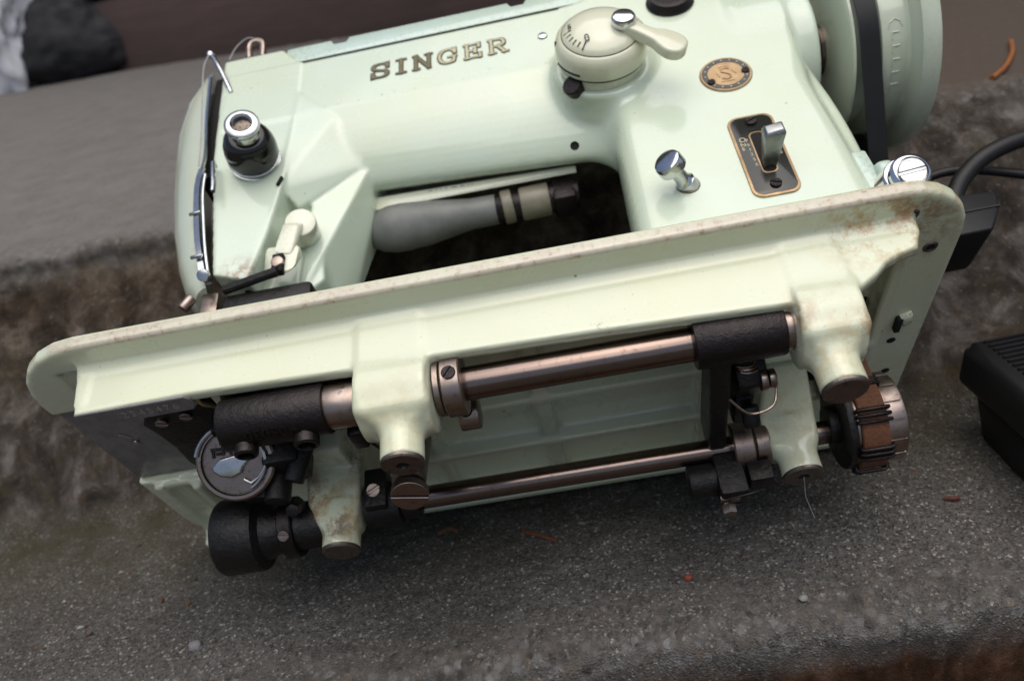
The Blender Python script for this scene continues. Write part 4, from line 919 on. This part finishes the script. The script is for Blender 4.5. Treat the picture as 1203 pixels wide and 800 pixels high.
# lamp behind the arm
q = B(); q.hull([(109, 82, 131), (236.5, 82, 125.5), (109, 92, 143), (236.5, 92, 137), (109, 84.5, 123.5), (236.5, 84.5, 122.5), (109, 96, 135), (236.5, 96, 134)], .6); lh = q.build('lamp_shade', 'cream', root)
text('lamp_lettering', 'SINGER', 'ink', lh, (156, 82.2, 127.6), (1, 0, -0.05), (0, .3, 1), 3.4, (0, -1, .3), 0.12, 1.6, 1.5)
q = B(); c0 = np.array([117, 96, 119.]); c1 = np.array([190, 95, 117.5])
q.lathe([(0, 0), (5, .8), (9, 3.6), (11.6, 8), (13.2, 15), (13.4, 22), (12.4, 36), (9.6, 52), (8.4, 60), (8.2, 74), (0, 74)], c0, c1-c0, 48); lb = q.build('lamp_bulb', 'glass', root)
q = B()
for x0, x1, r_ in ((194, 200, 9.2), (204, 220, 9.0)): q.cyl((x0, 95, 117.5), (x1, 95, 118), r_, 1, seg=40)
q.build('lamp_socket', 'bone', root)
q = B(); q.cyl((188, 95, 117.5), (236, 95, 118), 8.0, .8, seg=36); q.box((222, 87, 109), (234, 103, 127), 1.5); q.build('socket_core', 'iron', root)

# =================================================================== OTHER THINGS ON THE STEPS
def mach(p):                                  # machine mm -> world metres
    return np.array(root.matrix_world @ Vector(tuple(c*MM for c in p)))
def WP(*p): return np.array(p, float)
# power plug and its two cables
cord = empty('power_cord', tuple(mach((412, 100, 40)))); tag(cord, 'black power cord with a square moulded plug at the right end of the sewing machine', 'power cord')
def loc(pts): o_ = np.array(cord.location); return [tuple((mach(p)-o_)) for p in pts]
q = B(1); q.hull(loc([(384, 88, 38), (417, 88, 39), (426, 90, 52), (429, 90, 63), (392, 90, 65), (384, 118, 40), (414, 118, 40), (428, 118, 65), (392, 118, 67)]), .003, 3); pg = q.build('plug', 'plastic', cord)
q = B(1); q.hull(loc([(390, 88.0, 51), (426, 88.7, 52), (390, 88.0, 52.2), (426, 88.7, 53.2), (390, 92, 51), (426, 92, 53)]), .0003, 1); q.build('plug_ridge', 'plastic', pg)
cab = spline(loc([(412, 104, 60), (416, 102, 72), (424, 98, 82), (438, 94, 90), (460, 94, 96), (490, 100, 99), (540, 120, 100), (640, 170, 70)]), 14)
q = B(1); q.tube(cab, 0.0043, 14); q.build('cable', 'rubber', cord)
thin = spline(loc([(398, 112, 70), (398, 110, 84), (408, 108, 92), (424, 106, 94), (446, 108, 90), (475, 112, 78), (520, 130, 60)]), 14)
q = B(1); q.tube(thin, 0.0024, 12); q.build('thin_cable', 'rubber', cord)

# foot pedal
ped = empty('foot_pedal', (0.2915, -0.131, GZ)); tag(ped, 'black ribbed plastic foot control standing at the right edge of the step', 'foot pedal')
ped.rotation_euler = (0, 0, math.radians(4))
q = B(1)
q.hull([(x, y, z) for x, y, z in ((-0.071, -0.064, -0.002), (0.06, -0.064, -0.002), (-0.064, 0.046, -0.002), (0.06, 0.048, -0.002), (-0.069, -0.062, 0.026), (0.07, -0.062, 0.026), (-0.066, 0.052, 0.026), (0.07, 0.054, 0.026))], .004, 3)
q.build('base', 'plastic', ped)
q = B(1); q.hull([(x, y, z) for x, y, z in ((-0.075, -0.066, 0.027), (0.075, -0.066, 0.027), (-0.072, 0.058, 0.027), (0.075, 0.058, 0.027), (-0.073, -0.064, 0.046), (0.075, -0.064, 0.046), (-0.071, 0.055, 0.051), (0.075, 0.055, 0.051))], .005, 4)
q.build('treadle', 'plastic', ped)
for i in range(30):
    y_ = -0.056+i*0.0036; z_ = 0.0461+(y_+0.064)/0.119*0.005
    q = B(1); q.hull([(-0.064, y_, z_-.001), (0.07, y_, z_-.001), (-0.064, y_+.0021, z_-.001), (0.07, y_+.0021, z_-.001), (-0.063, y_+.0004, z_+.0011), (0.07, y_+.0004, z_+.0011), (-0.063, y_+.0017, z_+.0011), (0.07, y_+.0017, z_+.0011)]); q.build('rib', 'plastic', ped)

# crumpled bags on the landing before the wall
def crumple(name, c, rad, mat, seed, parent=None, sub=5, amp=.35, flat=0.0):
    bm = bmesh.new(); bmesh.ops.create_icosphere(bm, subdivisions=sub, radius=1.0)
    for v in bm.verts:
        p = v.co.copy(); n = p.normalized()
        a = mnoise.ridged_multi_fractal(p*1.3+Vector((seed, seed*2, 3)), 0.9, 2.1, 5, 1.0, 2.0)
        b_ = mnoise.fractal(p*1.1+Vector((seed*3, 1, seed)), 0.8, 2, 4)
        f = 1+amp*(a-1.0)*.45+amp*b_
        t = (p.z+1)/2; tap = 1.18-0.55*t
        q_ = Vector((n.x*f*rad[0]*tap, n.y*f*rad[1]*tap, n.z*f*rad[2]))
        q_.z = max(q_.z, -rad[2]*0.92); v.co = q_+Vector((0, 0, rad[2]*0.92))
    me = bpy.data.meshes.new(name); bm.to_mesh(me); bm.free()
    o_ = finish(name, me, mat, parent, 70); o_.location = c; return o_
M['whitebag'] = plain('white_plastic_bag', (0.85, 0.85, 0.88), 0.35, var=0.15, bump=0.3, scale=40)
M['blackbag'] = plain('black_cloth_bag', (0.017, 0.017, 0.020), 0.75, var=0.4, bump=0.5, scale=60)
tag(crumple('plastic_bag', (-1.27, 1.68, RISE+.022), (0.17, 0.10, 0.24), 'whitebag', 2.3, amp=.5), 'crumpled white plastic bag on the landing at the upper left', 'bag')
tag(crumple('cloth_bag', (-1.03, 1.66, RISE+.02), (0.15, 0.07, 0.105), 'blackbag', 5.1, amp=.16), 'slumped black cloth bag between the white bag and the brown board', 'bag')

# small litter
def litter(name, label, cat, pts, r, col, group=None):
    q = B(1); q.tube(spline(pts, 5), r, 7); tag(q.build(name, plain(name+'_'+cat, col, .7, var=.5, scale=400), None), label, cat, group)
litter('twig', 'short reddish brown twig on the step under the middle of the machine', 'twig', [(-.006, -.108, GZ+.0012), (.002, -.113, GZ+.0016), (.011, -.119, GZ+.0014)], .0010, (0.16, 0.05, 0.022))
litter('dry_leaf', 'small curled orange brown leaf scrap in the shade below the lower shaft', 'leaf', [(-.050, -.100, GZ+.0012), (-.044, -.098, GZ+.0022), (-.039, -.100, GZ+.0012)], .0011, (0.14, 0.06, 0.025))
litter('pine_needle', 'orange pine needle sprig on the upper landing beside the handwheel', 'needle', [(.318, .096, RISE-.005), (.330, .108, RISE-.0045), (.343, .125, RISE-.0045), (.362, .155, RISE-.005), (.38, .19, RISE-.006)], .0017, (0.30, 0.10, 0.022))
litter('leaf_scrap', 'rust red leaf crumb on the step left of the foot pedal', 'leaf', [(.188, -.1305, GZ+.0008), (.1905, -.132, GZ+.0016), (.1935, -.1315, GZ+.0008)], .0011, (0.12, 0.032, 0.02))
def pebble(label, c, r, col, seed, cat='pebble', nm='pebble'):
    bm = bmesh.new(); bmesh.ops.create_icosphere(bm, subdivisions=3, radius=1)
    for v in bm.verts:
        k = 1+.25*mnoise.noise(v.co*1.4+Vector((seed, 0, 0))); v.co = Vector((v.co.x*r*1.2*k, v.co.y*r*k, v.co.z*r*.75*k))
    me = bpy.data.meshes.new(nm); bm.to_mesh(me); bm.free(); o_ = finish(nm, me, plain(nm+'_stone', col, .7, var=.4, scale=500), None); o_.location = (c[0], c[1], GZ+r*.55); tag(o_, label, cat)
pebble('grey pebble near the lower left front of the step', (-.161, -.152), .0028, (0.22, 0.21, 0.22), 3)
pebble('small red seed lying on the step right of the middle', (.067, -.155), .0016, (0.25, 0.045, 0.025), 8, 'seed', 'seed')
pebble('pale grit stone near the front edge below the pulley', (.110, -.176), .0016, (0.30, 0.29, 0.27), 12)
q = B(1); a_ = mach((302.5, 99, -60.5)); q.tube([tuple(a_), tuple(a_+WP(.001, .002, -.012)), tuple(a_+WP(.005, .004, -.026))], .00016, 5); o_ = q.build('cobweb_thread', 'thread', None); tag(o_, 'fine cobweb thread hanging from the rear right post of the machine', 'cobweb')

# crumbs of leaf and grit too small to count, strewn over the step
def strew(nm, label, cat, n, col, r, seed):
    rs = np.random.RandomState(seed); q = B(1)
    for k in range(n):
        x = rs.uniform(-.26, .20); y = TREAD1+.02+(FOOT-TREAD1-.035)*rs.uniform(0, 1)**.8; a = rs.uniform(0, 3.1); s_ = rs.uniform(.5, 1.5)*r
        c, d = math.cos(a), math.sin(a); pts = [(rs.normal(0, 1), rs.normal(0, .6), abs(rs.normal(0, .5))) for _ in range(9)]
        q.hull([(x+(p[0]*c-p[1]*d)*s_*1.3, y+(p[0]*d+p[1]*c)*s_*1.3, GZ+(p[2]-.1)*s_*1.2) for p in pts])
    tag(q.build(nm, plain(nm+'_matter', col, .8, var=.5, scale=300), None), label, cat, kind='stuff')
strew('leaf_litter', 'tiny brown leaf crumbs scattered over the lower step', 'leaf litter', 30, (0.11, 0.048, 0.022), .0008, 4)
strew('grit', 'loose pale grit grains scattered over the lower step', 'grit', 60, (0.25, 0.24, 0.225), .0006, 9)
